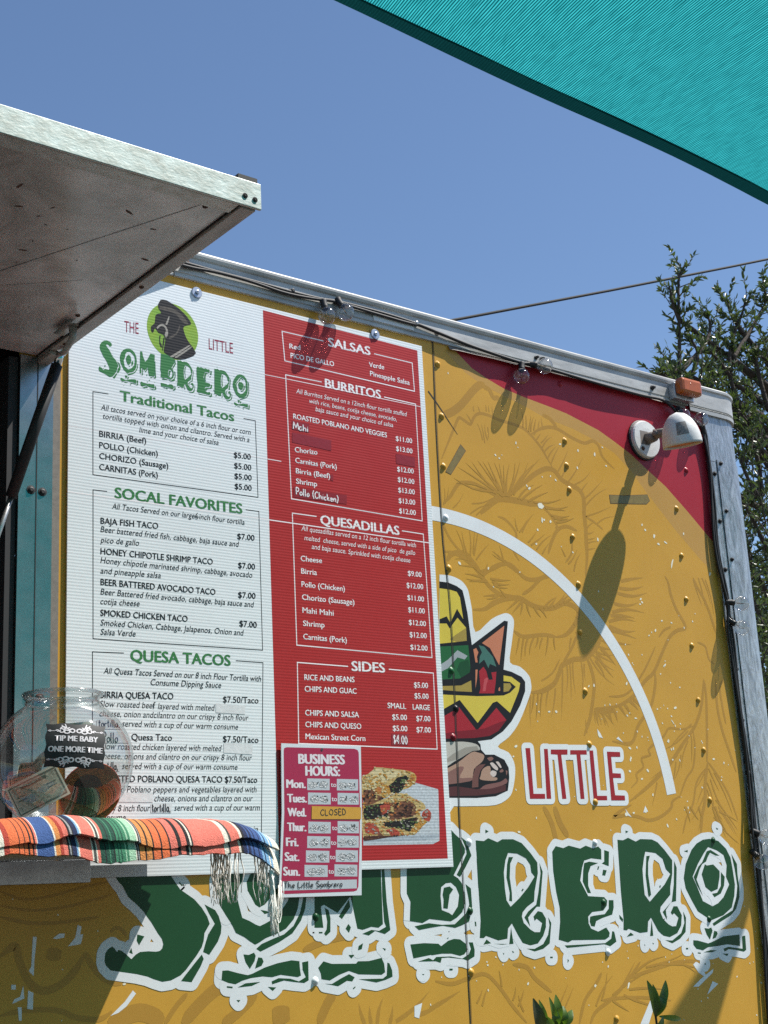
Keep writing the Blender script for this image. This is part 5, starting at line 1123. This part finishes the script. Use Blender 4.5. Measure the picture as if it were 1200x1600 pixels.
# ------------------------------------------------------------------ wall lamp
LX, LZ = 2.832, 2.571
LM = thing('wall_lamp', 'weathered white bell shaped outdoor lamp on a round base by the red corner', 'wall lamp', (LX, 0, LZ))
p_ = MB(); p_.lathe([(0.056, 0.0006), (0.056, 0.004), (0.053, 0.006), (0, 0.006)], (LX, -0.0005, LZ), (0, -1, 0), 32); p_.build('gasket', 'black', LM)
p_ = MB(); p_.lathe([(0.052, 0.006), (0.052, 0.013), (0.049, 0.017), (0.03, 0.018), (0, 0.018)], (LX, -0.0005, LZ), (0, -1, 0), 36); bs = p_.build('base_plate', 'lamp_white', LM)
for dx, dz in ((0.03, 0.026), (-0.022, -0.03)): screw(LX + dx, -0.0185, LZ + dz, bs, 0.004, 'rust', hgt=0.002)
p_ = MB(); p_.add([(LX - .028, -.0187, LZ + .02), (LX - .028, -.0187, LZ - .018), (LX + .004, -.0187, LZ - .018), (LX + .004, -.0187, LZ + .02)], [(0, 1, 2, 3)]); p_.build('sticker_shade_patch', 'lamp_knuckle', bs)  # lamp head's shadow on the disc painted as a dark patch, with printed marks
p_ = MB(); p_.tube([(LX, -0.018, LZ), (LX + 0.001, -0.044, LZ + .001)], [0.016, 0.014], 16); p_.tube([(LX + 0.001, -0.044, LZ + .001), (LX + .002, -0.056, LZ + .004), (LX + 0.004, -0.085, LZ + .002)], [0.010, 0.013, 0.011], 14); p_.lathe([(0.0, -.017), (0.008, -.016), (0.008, .016), (0, .017)], (LX + .002, -0.055, LZ + .003), (1, 0, 0), 12); p_.build('swivel_arm', 'lamp_knuckle', LM, True)
HC = Vector((2.842, -0.126, 2.522)); HA = Vector((-0.20, -0.05, 1.0)).normalized()
prof = []
for i in range(15):
    t = i / 14; prof.append((0.0515 * (1 - t ** 2.3) ** 0.55, 0.090 * t))
inner = [(r * .94, h * .95 + .001) for r, h in prof[::-1]]
p_ = MB(); p_.lathe(prof + inner, HC, HA, 40, closed=True); shd = p_.build('lamp_shade', 'lamp_white', LM, True)
p_ = MB(); p_.lathe([(0.047, 0.006), (0.03, 0.003), (0, 0.002)], HC, HA, 28); p_.build('amber_bulb', 'lamp_amber', LM, True)
p_ = MB(); ux = HA.orthogonal().normalized(); vx = HA.cross(ux); tc = Vector((-0.62, -0.78, 0)); ang0 = math.atan2(tc.dot(vx), tc.dot(ux))
def dome(u, v):
    h = 0.024 + 0.034 * v; t = h / .09; r = 0.0515 * (1 - t ** 2.3) ** 0.55 + .0006; a = ang0 - .42 + .62 * u
    return HC + HA * h + (ux * math.cos(a) + vx * math.sin(a)) * r
p_.grid(dome, 8, 6); p_.build('worn_label', 'lamp_grime', shd, True)

# ------------------------------------------------------------------ string lights
SLT = thing('string_light', 'black outdoor string light with clear globe bulbs along the roof rail and corner post', 'string light', (2.2, 0, 2.6))
cb = MB(); cb.tube(smooth(CABLE, 5), 0.0042, 8); cb.tube([Vector(p) + Vector((0, -0.001, -0.004 - 0.003 * math.sin(i * .5))) for i, p in enumerate(smooth(CABLE[:9], 4))], 0.0036, 8)
cb.tube([Vector(p) + Vector((0.010 + 0.003 * math.sin(i * .7), 0.002, 0.0)) for i, p in enumerate(smooth(CABLE[16:], 4))], 0.0042, 8)
cb.tube([Vector(p) + Vector((-0.006 + 0.006 * math.sin(i * .45), -0.003, 0.0)) for i, p in enumerate(smooth(CABLE[16:], 4))], 0.0034, 8)
cb.build('cable', 'black', SLT, True)
for sp, gp_ in BULBS:
    a, b = Vector(sp), Vector(gp_); d = (b - a).normalized()
    g_ = MB(); pr = [(0.0055, -0.0225)]
    for i in range(1, 13):
        t = math.pi * (0.09 + 0.91 * i / 12); pr.append((max(0.0202 * math.sin(t), 0.0), -0.0202 * math.cos(t)))
    pr = [(0.0055, -0.0225)] + pr[1:]; inn = [(max(r - 0.0009, 0), h + (0.0009 if h < -.01 else -.0009 * max(0, h) / .0192)) for r, h in pr[::-1]]
    g_.lathe(pr, b, d, 24); bo = g_.build('bulb', 'bulb_glass', SLT, True)
    s_ = MB(); e0 = b - d * 0.018; s0 = e0 - d * 0.026; s_.lathe([(0.0, 0.026), (0.0075, 0.026), (0.0082, 0.018), (0.0075, 0.006), (0.0085, 0.003), (0.0085, 0), (0, 0)], s0, d, 14); s_.tube([s0 + d * .003, a], 0.0055, 8); s_.build('socket', 'black', bo, True)
    s_ = MB(); o_ = d.orthogonal().normalized(); s_.tube([b - d * 0.016, b - d * 0.003 + o_ * .003, b + d * 0.006, b - d * 0.003 - o_ * .003, b - d * 0.016], 0.0006, 5); s_.build('filament', 'straw', bo)

# ------------------------------------------------------------------ blanket on the shelf
COL = dict(o=(0.74, 0.16, 0.055), c=(0.74, 0.18, 0.135), k=(0.016, 0.013, 0.014), w=(0.74, 0.68, 0.58), b=(0.045, 0.10, 0.28), n=(0.012, 0.02, 0.07), l=(0.19, 0.38, 0.60), g=(0.012, 0.07, 0.045), h=(0.05, 0.22, 0.12), m=(0.36, 0.58, 0.40), y=(0.66, 0.25, 0.07), d=(0.06, 0.065, 0.06), s=(0.30, 0.31, 0.32), r=(0.42, 0.05, 0.03))
CK = list(COL)
for k_, c_ in COL.items(): K('wool_' + k_, c_, rough=0.95, var=0.3, vscale=260, bump=0.9, bscale=420, bdist=0.003)
seq = ''
rep = ['r6o10k1o5k1o4k2o3k2c2w1', 'b11w1y3r2c3k1s1k1n3l1w1c9w1d2w1c2', 'g4k1g3h1g3k1h2g1h2g1h3m1h2m6w1k1s1k1', 'y3k1y3k1o4k1o4k1c4k2c3k2w1k1', 'c15w2d1c4w1', 'k2n3b1n2b2n1b3n1b2l2n1l3w1l2w6']
import re
def strip(s): return [(a, int(b)) for a, b in re.findall(r'([a-z])(\d+)', s)]
rows = []
for gname in rep: rows += strip(gname)
XM = BLANKET_X                                    # front-edge x of the start of each group, then the end
xs, cs = [], []
for gi, gname in enumerate(rep):
    st_ = strip(gname); tot = sum(b for a, b in st_); x = XM[gi]
    for a, b in st_:
        xs.append(x); cs.append(a); x += (XM[gi + 1] - XM[gi]) * b / tot
xs.append(XM[-1])
left = []; x = XM[0]
for a, b in strip('w1c6k1c3k2b8w1o6k1o4w1g6m4w1') * 3:
    left.append((x - 0.008 * b, a)); x -= 0.008 * b
for x, a in left: xs.insert(0, x); cs.insert(0, a)
fx, fc = [], []
for i in range(len(cs)):
    k = max(1, int((xs[i + 1] - xs[i]) / 0.007))
    for j in range(k): fx.append(xs[i] + (xs[i + 1] - xs[i]) * j / k); fc.append(CK.index(cs[i]))
fx.append(xs[-1])
ph = [rnd(0, 6) for _ in range(8)]
jit = []
for layer in (0, 1):
    acc, row = 0.0, []
    for i in range(len(fx)): acc = acc * .93 + rnd(-.0011, .0011); row.append(acc + rnd(-.0007, .0007))
    jit.append(row)
def blanket_fn(layer):
    def fn(i, v):
        x = fx[i]; wv = math.sin(x * 31 + ph[0] + layer) * .4 + math.sin(x * 67 + ph[1] + 2 * layer) * .25 + math.sin(x * 17 + ph[2]) * .5
        lift = 0.006 * (1 - layer) + 0.003 * wv
        ztop = 1.5435 + lift + (0.007 if layer == 0 else 0)
        drop = (0.034, 0.047)[layer] + (0.005, 0.006)[layer] * math.sin(x * 19 + ph[3] + layer * 2.2) + 0.002 * math.sin(x * 61 + ph[4]) + jit[layer][i]
        # v 0..0.55 flat from back to front; then over the edge
        if v < .5:
            y = -0.03 - (0.27 if layer == 0 else 0.285) * (v / .5); z = ztop + 0.004 * math.sin(v * 22 + x * 9)
        else:
            t = (v - .5) / .5; out = (0.052, 0.036)[layer]
            y = -(0.30 if layer == 0 else 0.315) - out * math.sin(t * 1.35) - .004 * wv * t
            z = ztop + 0.004 * math.sin(11 + x * 9) * (1 - t) - drop * (t ** 1.45)
        xe = XM[-1]; e = max(0.0, (x - (xe - 0.085)) / 0.085); z -= 0.026 * e * e * (1 if layer == 0 else 1.15); 
        sag = (0.5 - abs(v - .5)) * 0
        return Vector((x - 0.006 * e * e, y, z - sag))
    return fn
BL = thing('striped_blanket', 'folded multicoloured striped woven blanket with white fringe draped over the serving shelf', 'blanket', (1.0, -0.17, 1.54))
for layer in (1, 0):
    mb = MB(); fn = blanket_fn(layer); nv = 26; nu = len(fx) - 1
    vs = [fn(i, j / nv) for j in range(nv + 1) for i in range(nu + 1)]
    mb.add(vs, [(j * (nu + 1) + i, j * (nu + 1) + i + 1, (j + 1) * (nu + 1) + i + 1, (j + 1) * (nu + 1) + i) for j in range(nv) for i in range(nu)])
    mb.m = [fc[i] for j in range(nv) for i in range(nu)]
    o_ = mb.build('fold', ['wool_' + k for k in CK], BL, True)
    sd = o_.modifiers.new('thick', 'SOLIDIFY'); sd.thickness = 0.0045; sd.offset = -1; es = o_.modifiers.new('crisp_edge', 'EDGE_SPLIT'); es.split_angle = math.radians(50)
frg = MB()
fn1 = blanket_fn(1)
for k in range(84):
    v = random.choice((rnd(.22, .40), rnd(.22, .34), rnd(.24, .32), rnd(.40, .8), rnd(.88, 1.0), rnd(.92, 1.0), rnd(.95, 1.0)))
    p = fn1(len(fx) - 1, v); L = rnd(0.055, 0.10); sw = rnd(-.012, .012); pts = []
    loop = random.random() < .12
    for j in range(9):
        t = j / 8
        if loop: z = p.z - 0.002 - L * 1.0 * math.sin(t * math.pi * .93); xo = .018 * t
        else: z = p.z - 0.002 - L * t; xo = sw * t * t
        pts.append((p.x - .012 + xo + .0022 * math.sin(t * 9 + k), p.y + .0025 * math.sin(t * 7 + 2 * k) + sw * .6 * t, z))
    frg.tube(pts, [0.0013 * (1 - .45 * j / 8) for j in range(9)], 5)
frg.build('fringe', 'fringe', BL, True)

# ------------------------------------------------------------------ tip jar
JC = Vector((1.072, -0.19, 1.664)); JR = 0.118
TJ = thing('tip_jar', 'clear round fishbowl tip jar with a black plaque, standing on the striped blanket', 'tip jar', (JC.x, JC.y, 1.555))
prof = []
for i in range(25):
    t = -1.2 + (1.0 + 1.2) * i / 24
    prof.append((JR * math.cos(t), JR * .93 * math.sin(t)))
rn = prof[-1][0]; hn = prof[-1][1]
prof = [(0, prof[0][1] + .004)] + prof + [(rn - .003, hn + .006), (rn - .003, hn + .012), (rn + .002, hn + .017), (rn + .003, hn + .020), (rn, hn + .022), (rn - .003, hn + .020), (rn - .005, hn + .012)]
j_ = MB(); j_.lathe(prof, JC, (0, 0, 1), 64); j_.build('glass_bowl', 'jar_glass', TJ, True)
j_ = MB(); zr = hn + .020; j_.lathe([(rn + .0045 * math.cos(a * .785) , zr + .0035 * math.sin(a * .785)) for a in range(8)], JC, (0, 0, 1), 56, closed=True); j_.lathe([(rn - .003 + .0025 * math.cos(a * .785), hn + .006 + .002 * math.sin(a * .785)) for a in range(8)], JC, (0, 0, 1), 56, closed=True); j_.build('rim', 'rim_glass', TJ, True)
VN = Vector((0 - JC.x, -2.44 - JC.y, -0.18)).normalized(); RV = Vector((-VN.y, VN.x, 0)).normalized()
UV_ = Vector((0, 0, 1))
def onjar(u, v, e):                                # metres right / up of the jar's face, e above the glass
    n = (VN * math.sqrt(max(0.0, JR * JR - u * u - v * v)) + RV * u + UV_ * v); n.z = v / .93 * 1.0
    n.normalize(); q_ = Vector((n.x * JR, n.y * JR, n.z * JR * .93)); return JC + q_ + n * e
LBX, LBZ = 0.020, 0.0135
def lab(x, y):                                     # plaque coordinates, unit half-widths
    u, v = x * 0.0475, y * 0.0365
    return LBX + u * 0.997 - v * -0.04, LBZ + v + u * -0.045
lb_ = MB()
def plq(u, v):
    x, y = -1 + 2 * u, -1 + 2 * v
    k = 1 - 0.05 * (math.cos(y * 9.4) * .5 + .5) * (abs(x)) ; k2 = 1 - 0.07 * (math.cos(x * 8.0) * .5 + .5) * abs(y)
    return onjar(*lab(x * k, y * k2), 0.0016)
lb_.grid(plq, 28, 22); pq = lb_.build('plaque', 'black', TJ, True)
tx = MB(); lay = Layer(0.0021, 2e-5, 12)
for text, z0, x0, x1 in (('TIP ME BABY', .17, -.68, .72), ('ONE MORE TIME', -.30, -.88, .88)):
    vs, fs = Type.cache[(text, 0.0)]; mx0 = min(v[0] for v in vs); mx1 = max(v[0] for v in vs)
    for b in range(3):
        e = lay(); e = 0.0021 + b * 2e-5
        tx.add([onjar(*lab(x0 + (vx - mx0) / (mx1 - mx0) * (x1 - x0) + b * .012, z0 + vz / Type.cap() * .24), e) for vx, vz in vs], fs)
    # slab feet
for s_ in (1, -1):
    yb = .62 * s_
    def arcs(pts, wd, e):
        mb = tx; L = [Vector(p) for p in pts]
        for a, b in zip(L[:-1], L[1:]):
            d = b - a; nn = Vector((-d.y, d.x)).normalized() * wd / 2
            mb.add([onjar(*lab(q_.x, q_.y), e) for q_ in (a + nn, a - nn, b - nn, b + nn)], [(0, 1, 2, 3)])
    e = 0.00205
    for m_ in (1, -1):
        def sp(cx_, cy_, r0, a0_, turns, wd):
            global e
            pts = [(m_ * (cx_ + r0 * (1 - .55 * t / 10) * math.cos(a0_ + turns * 6.28 * t / 10)), yb + s_ * (cy_ + r0 * (1 - .55 * t / 10) * math.sin(a0_ + turns * 6.28 * t / 10))) for t in range(11)]
            e += 1.2e-5; arcs(pts, wd, e)
        sp(.12, .0, .12, 0, 1, .05); sp(.30, -.02, .12, 2, 1.1, .05); sp(.47, .0, .11, 1, 1, .045); sp(.20, .12, .08, 3, .8, .045); sp(.40, .12, .09, 0, .9, .05); sp(.60, .0, .06, 0, .8, .035); sp(.85, .0, .05, 0, .9, .02)
        e += 1e-5; arcs([(m_ * .55, yb), (m_ * .92, yb)], .02, e); e += 1e-5; arcs([(m_ * .28, yb + s_ * .08), (m_ * .36, yb + s_ * .32)], .035, e); e += 1e-5; arcs([(m_ * .36, yb + s_ * .1), (m_ * .47, yb + s_ * .27)], .03, e)
tx.build('plaque_lettering', 'hours_ink', pq, True)
# little hat inside
HTC = JC + RV * 0.040 + VN * 0.022 + Vector((0, 0, -0.047)); HAX = (VN * 0.70 + Vector((0, 0, 0.62)) * -0.45 + RV * .25).normalized()
HT = thing('straw_hat', 'small woven straw sombrero with orange brim edge lying inside the tip jar', 'hat', HTC)
h_ = MB(); h_.lathe([(0.0, -0.028), (0.018, -0.026), (0.024, -0.012), (0.026, 0.0), (0.036, 0.004), (0.046, 0.010), (0.052, 0.020), (0.050, 0.021), (0.044, 0.013), (0.034, 0.007), (0.0265, 0.003)], HTC, HAX, 36); h_.build('straw', 'straw', HT, True)
h_ = MB(); h_.lathe([(0.0, 0.0025), (0.0262, 0.0028)], HTC, HAX, 30); h_.build('hat_opening', 'straw_dark', HT)
h_ = MB(); h_.lathe([(0.0508, 0.0200), (0.0525, 0.0210), (0.0528, 0.0195), (0.0518, 0.0185)], HTC, HAX, 36, closed=True); h_.build('brim_edge', 'hat_trim', HT, True)
h_ = MB()
hu = HAX.orthogonal().normalized(); hv = HAX.cross(hu)
for k in range(9):
    r0 = 0.0285 + .0024 * k; h0 = .0040 + .00085 * k + max(0, r0 - .044) * .9
    for j in range(26):
        if random.random() < .12: continue
        a0_ = 2 * math.pi * (j + .5 * (k % 2)) / 26; a1_ = a0_ + .15
        h_.add([HTC + HAX * (h0 + hh) + (hu * math.cos(a) + hv * math.sin(a)) * rr for a, rr, hh in ((a0_, r0, 0), (a1_, r0 + .0003, 0), (a1_, r0 + .0013, .0004), (a0_, r0 + .001, .0004))], [(0, 1, 2, 3)])
h_.build('weave_ring', 'straw_dark', HT)
# banknotes
def note(label, c, ru, rv, wdt, hgt, bend):
    c = Vector(c); ru, rv = Vector(ru).normalized(), Vector(rv).normalized(); nn = ru.cross(rv)
    if nn.dot(VN) < 0: nn = -nn
    def at_(x, y, e=0.0): return c + ru * (x * wdt / 2) + rv * (y * hgt / 2) + nn * (bend(x, y) + e)
    T = thing('banknote', label, 'banknote', c, 'banknotes in the tip jar')
    mb = MB(); mb.grid(lambda u, v: at_(2 * u - 1, 2 * v - 1), 14, 6); mb.build('note_paper', 'note_paper', T, True)
    mb = MB()
    def rect(x0, x1, y0, y1, e): mb.grid(lambda u, v: at_(x0 + (x1 - x0) * u, y0 + (y1 - y0) * v, e), 8, 1)
    for x0, x1, y0, y1 in ((-.93, .93, .78, .86), (-.93, .93, -.86, -.78), (-.93, -.89, -.76, .76), (.89, .93, -.76, .76), (-.5, .5, .5, .68), (-.78, -.45, .1, .16), (-.78, -.45, -.1, -.04), (.4, .75, .1, .16), (.4, .75, -.12, -.06)): rect(x0, x1, y0, y1, .0003)
    vs, fs = Type.cache[('1', 0.0)]
    for cx_, cy_, s_ in ((-.8, .45, .42), (.74, .45, .42), (.74, -.68, .4), (-.8, -.68, .4)): mb.add([at_(cx_ + vx * s_ * .35, cy_ + vz * s_, .0005) for vx, vz in vs], fs)
    mb.build('note_print', 'note_ink', T, True)
    mb = MB(); mb.grid(lambda u, v: at_(-.86 + 1.72 * u, -.74 + 1.48 * v, .00015), 12, 4); mb.build('note_tint', 'note_mid', T, True)
    mb = MB(); rr = [(0.20 * math.cos(2 * math.pi * k / 20), .48 * math.sin(2 * math.pi * k / 20) - .05) for k in range(20)]; mb.add([at_(x, y, .0004) for x, y in rr], [tuple(range(20))]); mb.build('portrait_oval', 'note_mid', T)
dn = Vector((0, 0, 1))
note('crisp one dollar bill leaning flat against the jar front below the plaque', JC + VN * .070 - RV * .038 + dn * -.048, RV * .86 + dn * .42, -RV * .45 + dn * .9, .088, .055, lambda x, y: -.004 * x * x)
note('green bill standing upright at the back of the jar behind the plaque', JC - VN * .035 + RV * .014 + dn * .030, RV + dn * .03, dn + VN * -.12, .072, .075, lambda x, y: .003 * math.sin(3 * x))
note('pale crumpled bill folded lengthwise at the left of the jar', JC + VN * .030 - RV * .052 + dn * -.012, RV * .8 + dn * .55, dn + VN * .9, .085, .034, lambda x, y: .006 * math.sin(6 * x) + .004 * y * math.cos(9 * x))

# ------------------------------------------------------------------ shade sail
SS = thing('shade_sail', 'turquoise knitted shade sail stretched overhead with a dark green hem', 'shade sail', (1.6, -2, 2.6))
EDGE = smooth([(-1.6, -1.02, 2.86), (0.0, -0.955, 2.778), (1.144, -0.94, 2.722), (2.174, -0.94, 2.671), (2.85, -0.84, 2.655), (3.4, -0.575, 2.655), (3.8, -0.385, 2.675)], 10)
def edge(u):
    k = u * (len(EDGE) - 1); i = min(int(k), len(EDGE) - 2); return EDGE[i].lerp(EDGE[i + 1], k - i)
def sail(u, v):
    e = edge(u); d = 3.8 * v; t = Vector((-0.50 + 0.12 * (1 - u), -1.0, -0.30 + .06 * v))
    p = e + t * d; p.z += 0.015 * math.sin(u * 17 + v * 3) * math.sin(min(1, v * 4) * 1.57) + 0.008 * math.sin(u * 90)*min(v*12,1)*.3
    return p
HV = 0.0125
def sailmesh(name, v0, v1, nv, m_, off):
    mb = MB(); nu = 120; mb.grid(lambda u, v: sail(u, v0 + (v1 - v0) * v) + Vector((0, 0, off + (.002 * math.sin(u * 60) if v == 0 else 0))), nu, nv)
    o_ = mb.build(name, m_, SS, True); uvl = o_.data.uv_layers.new(name='UVMap'); 
    for lp in o_.data.loops:
        i = lp.vertex_index; uvl.data[lp.index].uv = ((i % (nu + 1)) / nu * 5.8, (v0 + (v1 - v0) * (i // (nu + 1)) / nv) * 1.3)
    return o_
sailmesh('sail_cloth', HV - 0.002, 1.0, 24, 'sail_cloth', 0); sailmesh('sail_hem', 0.0, HV - 0.0003, 2, 'sail_hem', -0.001)

for cu, cv in ((0, 0), (1, 0), (0, 1), (1, 1)):
    p = sail(cu, cv); out = Vector((-.25 if cu == 0 else .30, .05 if cv == 0 else -.3, .12)); q_ = p + out
    pm = MB(); pm.tube([(q_.x, q_.y, 0), (q_.x, q_.y, q_.z + .08)], 0.045, 14); po_ = pm.build('post', 'steel', SS, True)
    pm = MB(); pm.tube([p, q_], 0.006, 6); pm.build('tie_rope', 'fringe', po_)
# ------------------------------------------------------------------ tree beyond the trailer
def leaf(mb, p, d, L, wdt, mi=0, cup=0.25):
    d = d.normalized(); sd = d.cross(Vector((rnd(-1, 1), rnd(-1, 1), rnd(-.3, 1)))); sd = sd.normalized() if sd.length > 1e-3 else d.orthogonal().normalized(); up = sd.cross(d)
    a = p + d * L * .3; b = p + d * L * .68; cv = up * L * .06
    mb.add([p, a + sd * wdt * .5 + up * wdt * cup, a - sd * wdt * .5 + up * wdt * cup, a, b + sd * wdt * .38 + up * wdt * cup - cv, b - sd * wdt * .38 + up * wdt * cup - cv, b - cv, p + d * L - cv * 2],
           [(0, 3, 1), (0, 2, 3), (3, 6, 4, 1), (2, 5, 6, 3), (6, 7, 4), (5, 7, 6)], mi)
TE = thing('leafy_tree', 'dense small leaved evergreen tree rising behind the rounded trailer corner', 'tree', (8.9, 3.6, 0))
tk, cr = MB(), MB()
tk.tube(smooth([(8.9, 3.6, 0), (8.85, 3.55, 1.2), (8.95, 3.5, 2.4), (8.8, 3.4, 3.6), (8.7, 3.3, 4.6)], 5), [0.14 - .09 * i / 20 for i in range(21)], 10)
def twig(p, d, L, n, thick=0.006):
    pts = [p]; dd = d.normalized()
    for i in range(5):
        dd = (dd + Vector((rnd(-.25, .25), rnd(-.25, .25), rnd(-.12, .25)))).normalized(); pts.append(pts[-1] + dd * L / 5)
    tk.tube(pts, [thick * (1 - .15 * i) for i in range(6)], 5)
    for i in range(n):
        t = rnd(.08, 1) * 5; k = min(int(t), 4); q_ = pts[k].lerp(pts[k + 1], t - k)
        leaf(cr, q_, dd * .8 + Vector((rnd(-1, 1), rnd(-1, 1), rnd(-.5, .9))), rnd(.036, .058), rnd(.013, .021))
for t in BRANCHES:
    pl_ = P2(t); dep = rnd(-.35, .5)
    pts = [Vector((x, 3.0, z)) for x, z in pl_]; pts = [Vector((p[0], 3.0, p[1])) for p in smooth([(q_.x, q_.z) for q_ in pts], 6)]
    n = len(pts); tk.tube(pts, [0.018 - .013 * i / n for i in range(n)], 6)
    st_ = Vector((8.8, 3.4, max(2.0, min(4.4, pts[0].z - .3)))); tk.tube([st_, st_.lerp(pts[0], .5) + Vector((0, 0, .1)), pts[0]], [0.035, 0.026, 0.018], 6)
    for i in range(n - 1):
        sgl = (pts[i + 1] - pts[i]); d = sgl.normalized(); m_ = max(1, int(sgl.length / 0.022))
        for k in range(m_):
            p = pts[i].lerp(pts[i + 1], rnd(0, 1)); s_ = Vector((rnd(-1, 1), rnd(-1, 1), rnd(-.4, 1)))
            leaf(cr, p, d * .7 + s_, rnd(.036, .06), rnd(.013, .021))
        if random.random() < .55: twig(pts[i], d * .5 + Vector((rnd(-1, 1), rnd(-1, 1), rnd(-.2, .8))), rnd(.10, .22), 14, .004)
CROWN = TREE_REGION + [(9.3, 4.3, .8, .9, 2.8, 4.8, 10), (10.2, 3.9, .8, 1.0, 2.8, 4.8, 10), (9.6, 3.1, .9, .8, 2.8, 4.8, 9), (9.0, 5.2, .6, .6, 2.9, 4.4, 5)]
for k in range(760):
    bx = random.choices(range(len(CROWN)), [c[6] for c in CROWN])[0]; cx_, cz_, rx, rz, y0, y1, wgt = CROWN[bx]
    a = rnd(0, 6.283); r = math.sqrt(rnd(0, 1)); yy = rnd(y0, y1); kk = (2.44 + yy) / 5.44
    p = Vector(((cx_ + rx * r * math.cos(a)) * kk, yy, 1.4 + (cz_ + rz * r * math.sin(a) - 1.4) * kk))
    twig(p, Vector((rnd(-1, .4), rnd(-1, .6), rnd(-.5, 1))), rnd(.18, .40), 18, .005)
tk.build('trunk', 'bark', TE, True); cr.build('crown', 'tree_leaf', TE)

# ------------------------------------------------------------------ power line
WR = thing('power_line', 'thin black overhead wire crossing the blue sky behind the tree top', 'wire', (10, 9, 0))
a, b = Vector(WIRE[0]), Vector(WIRE[1]); d = (b - a) / (b.x - a.x)
pts = []
for i in range(33):
    x = a.x - 26 + i * 2.6; p = a + d * (x - a.x); k = (x - (a.x + b.x) / 2) / 30; p.z += 0.9 * (k * k) - 0.9 * ((b.x - a.x) / 60) ** 2; pts.append(p)
wm = MB(); wm.tube(pts, 0.017, 6); wm.build('cable', 'black_matte', WR, True)
for p in (pts[0], pts[-1]):
    wm = MB(); wm.tube([(p.x, p.y, 0), (p.x, p.y, p.z + .4)], [0.16, 0.11], 12); wm.box((p.x - .05, p.y - .8, p.z - .12), (p.x + .05, p.y + .8, p.z - .02)); wm.build('pole', 'bark', WR)

# ------------------------------------------------------------------ plants in front of the wall
for base, tops, leaves, lb in PLANTS:
    base = Vector(base); T = thing('potted_plant', lb, 'plant', (base.x, base.y, 0), 'potted plants below the lettering')
    p_ = MB(); p_.lathe([(0.0, 0.0), (0.13, 0.0), (0.18, 0.30), (0.19, 0.30), (0.19, 0.34), (0.165, 0.34), (0.16, 0.31), (0.0, 0.31)], (base.x, base.y, 0.001), (0, 0, 1), 28); p_.build('pot', 'terracotta', T, True)
    p_ = MB(); p_.lathe([(0.0, 0.3155), (0.159, 0.3155)], (base.x, base.y, 0.001), (0, 0, 1), 20); p_.build('soil', 'dirt', T)
    p_ = MB(); lf = MB()
    for tp_ in tops:
        tp_ = Vector(tp_); pts = smooth([(base.x + (tp_.x - base.x) * .3, base.y, .31), ((base.x + tp_.x) / 2 + .02, base.y - .01, .62), tuple(tp_)], 6); p_.tube(pts, [0.006 - .004 * i / len(pts) for i in range(len(pts))], 7)
        for i in range(3, len(pts) - 2):
            for k in range(2): leaf(lf, pts[i], Vector((rnd(-1, 1), rnd(-1, .4), rnd(.0, .9))), rnd(.06, .10), rnd(.022, .034), 0, .2)
    for b0, b1, wd, mi in leaves:
        b0, b1 = Vector(b0), Vector(b1); d = b1 - b0; sd = d.cross(Vector((.42, .9, 0))).normalized(); n = 8; L_, C_, R_ = [], [], []
        up = sd.cross(d).normalized()
        if up.y > 0: up = -up
        for i in range(n + 1):
            t = i / n; w2 = wd / 2 * math.sin(math.pi * min(1, t * .93 + .05)) ** .8; c_ = b0 + d * t + up * (.012 * math.sin(math.pi * t)); L_.append(c_ + sd * w2 + up * w2 * .35); C_.append(c_); R_.append(c_ - sd * w2 + up * w2 * .35)
        o0 = L_ + C_ + R_; m_ = n + 1
        lf.add(o0, [(i, i + 1, m_ + i + 1, m_ + i) for i in range(n)] + [(m_ + i, m_ + i + 1, 2 * m_ + i + 1, 2 * m_ + i) for i in range(n)], mi)
    p_.build('stem', 'bark', T, True); lf.build('leaves', ['plant_leaf', 'dry_leaf'], T, True)
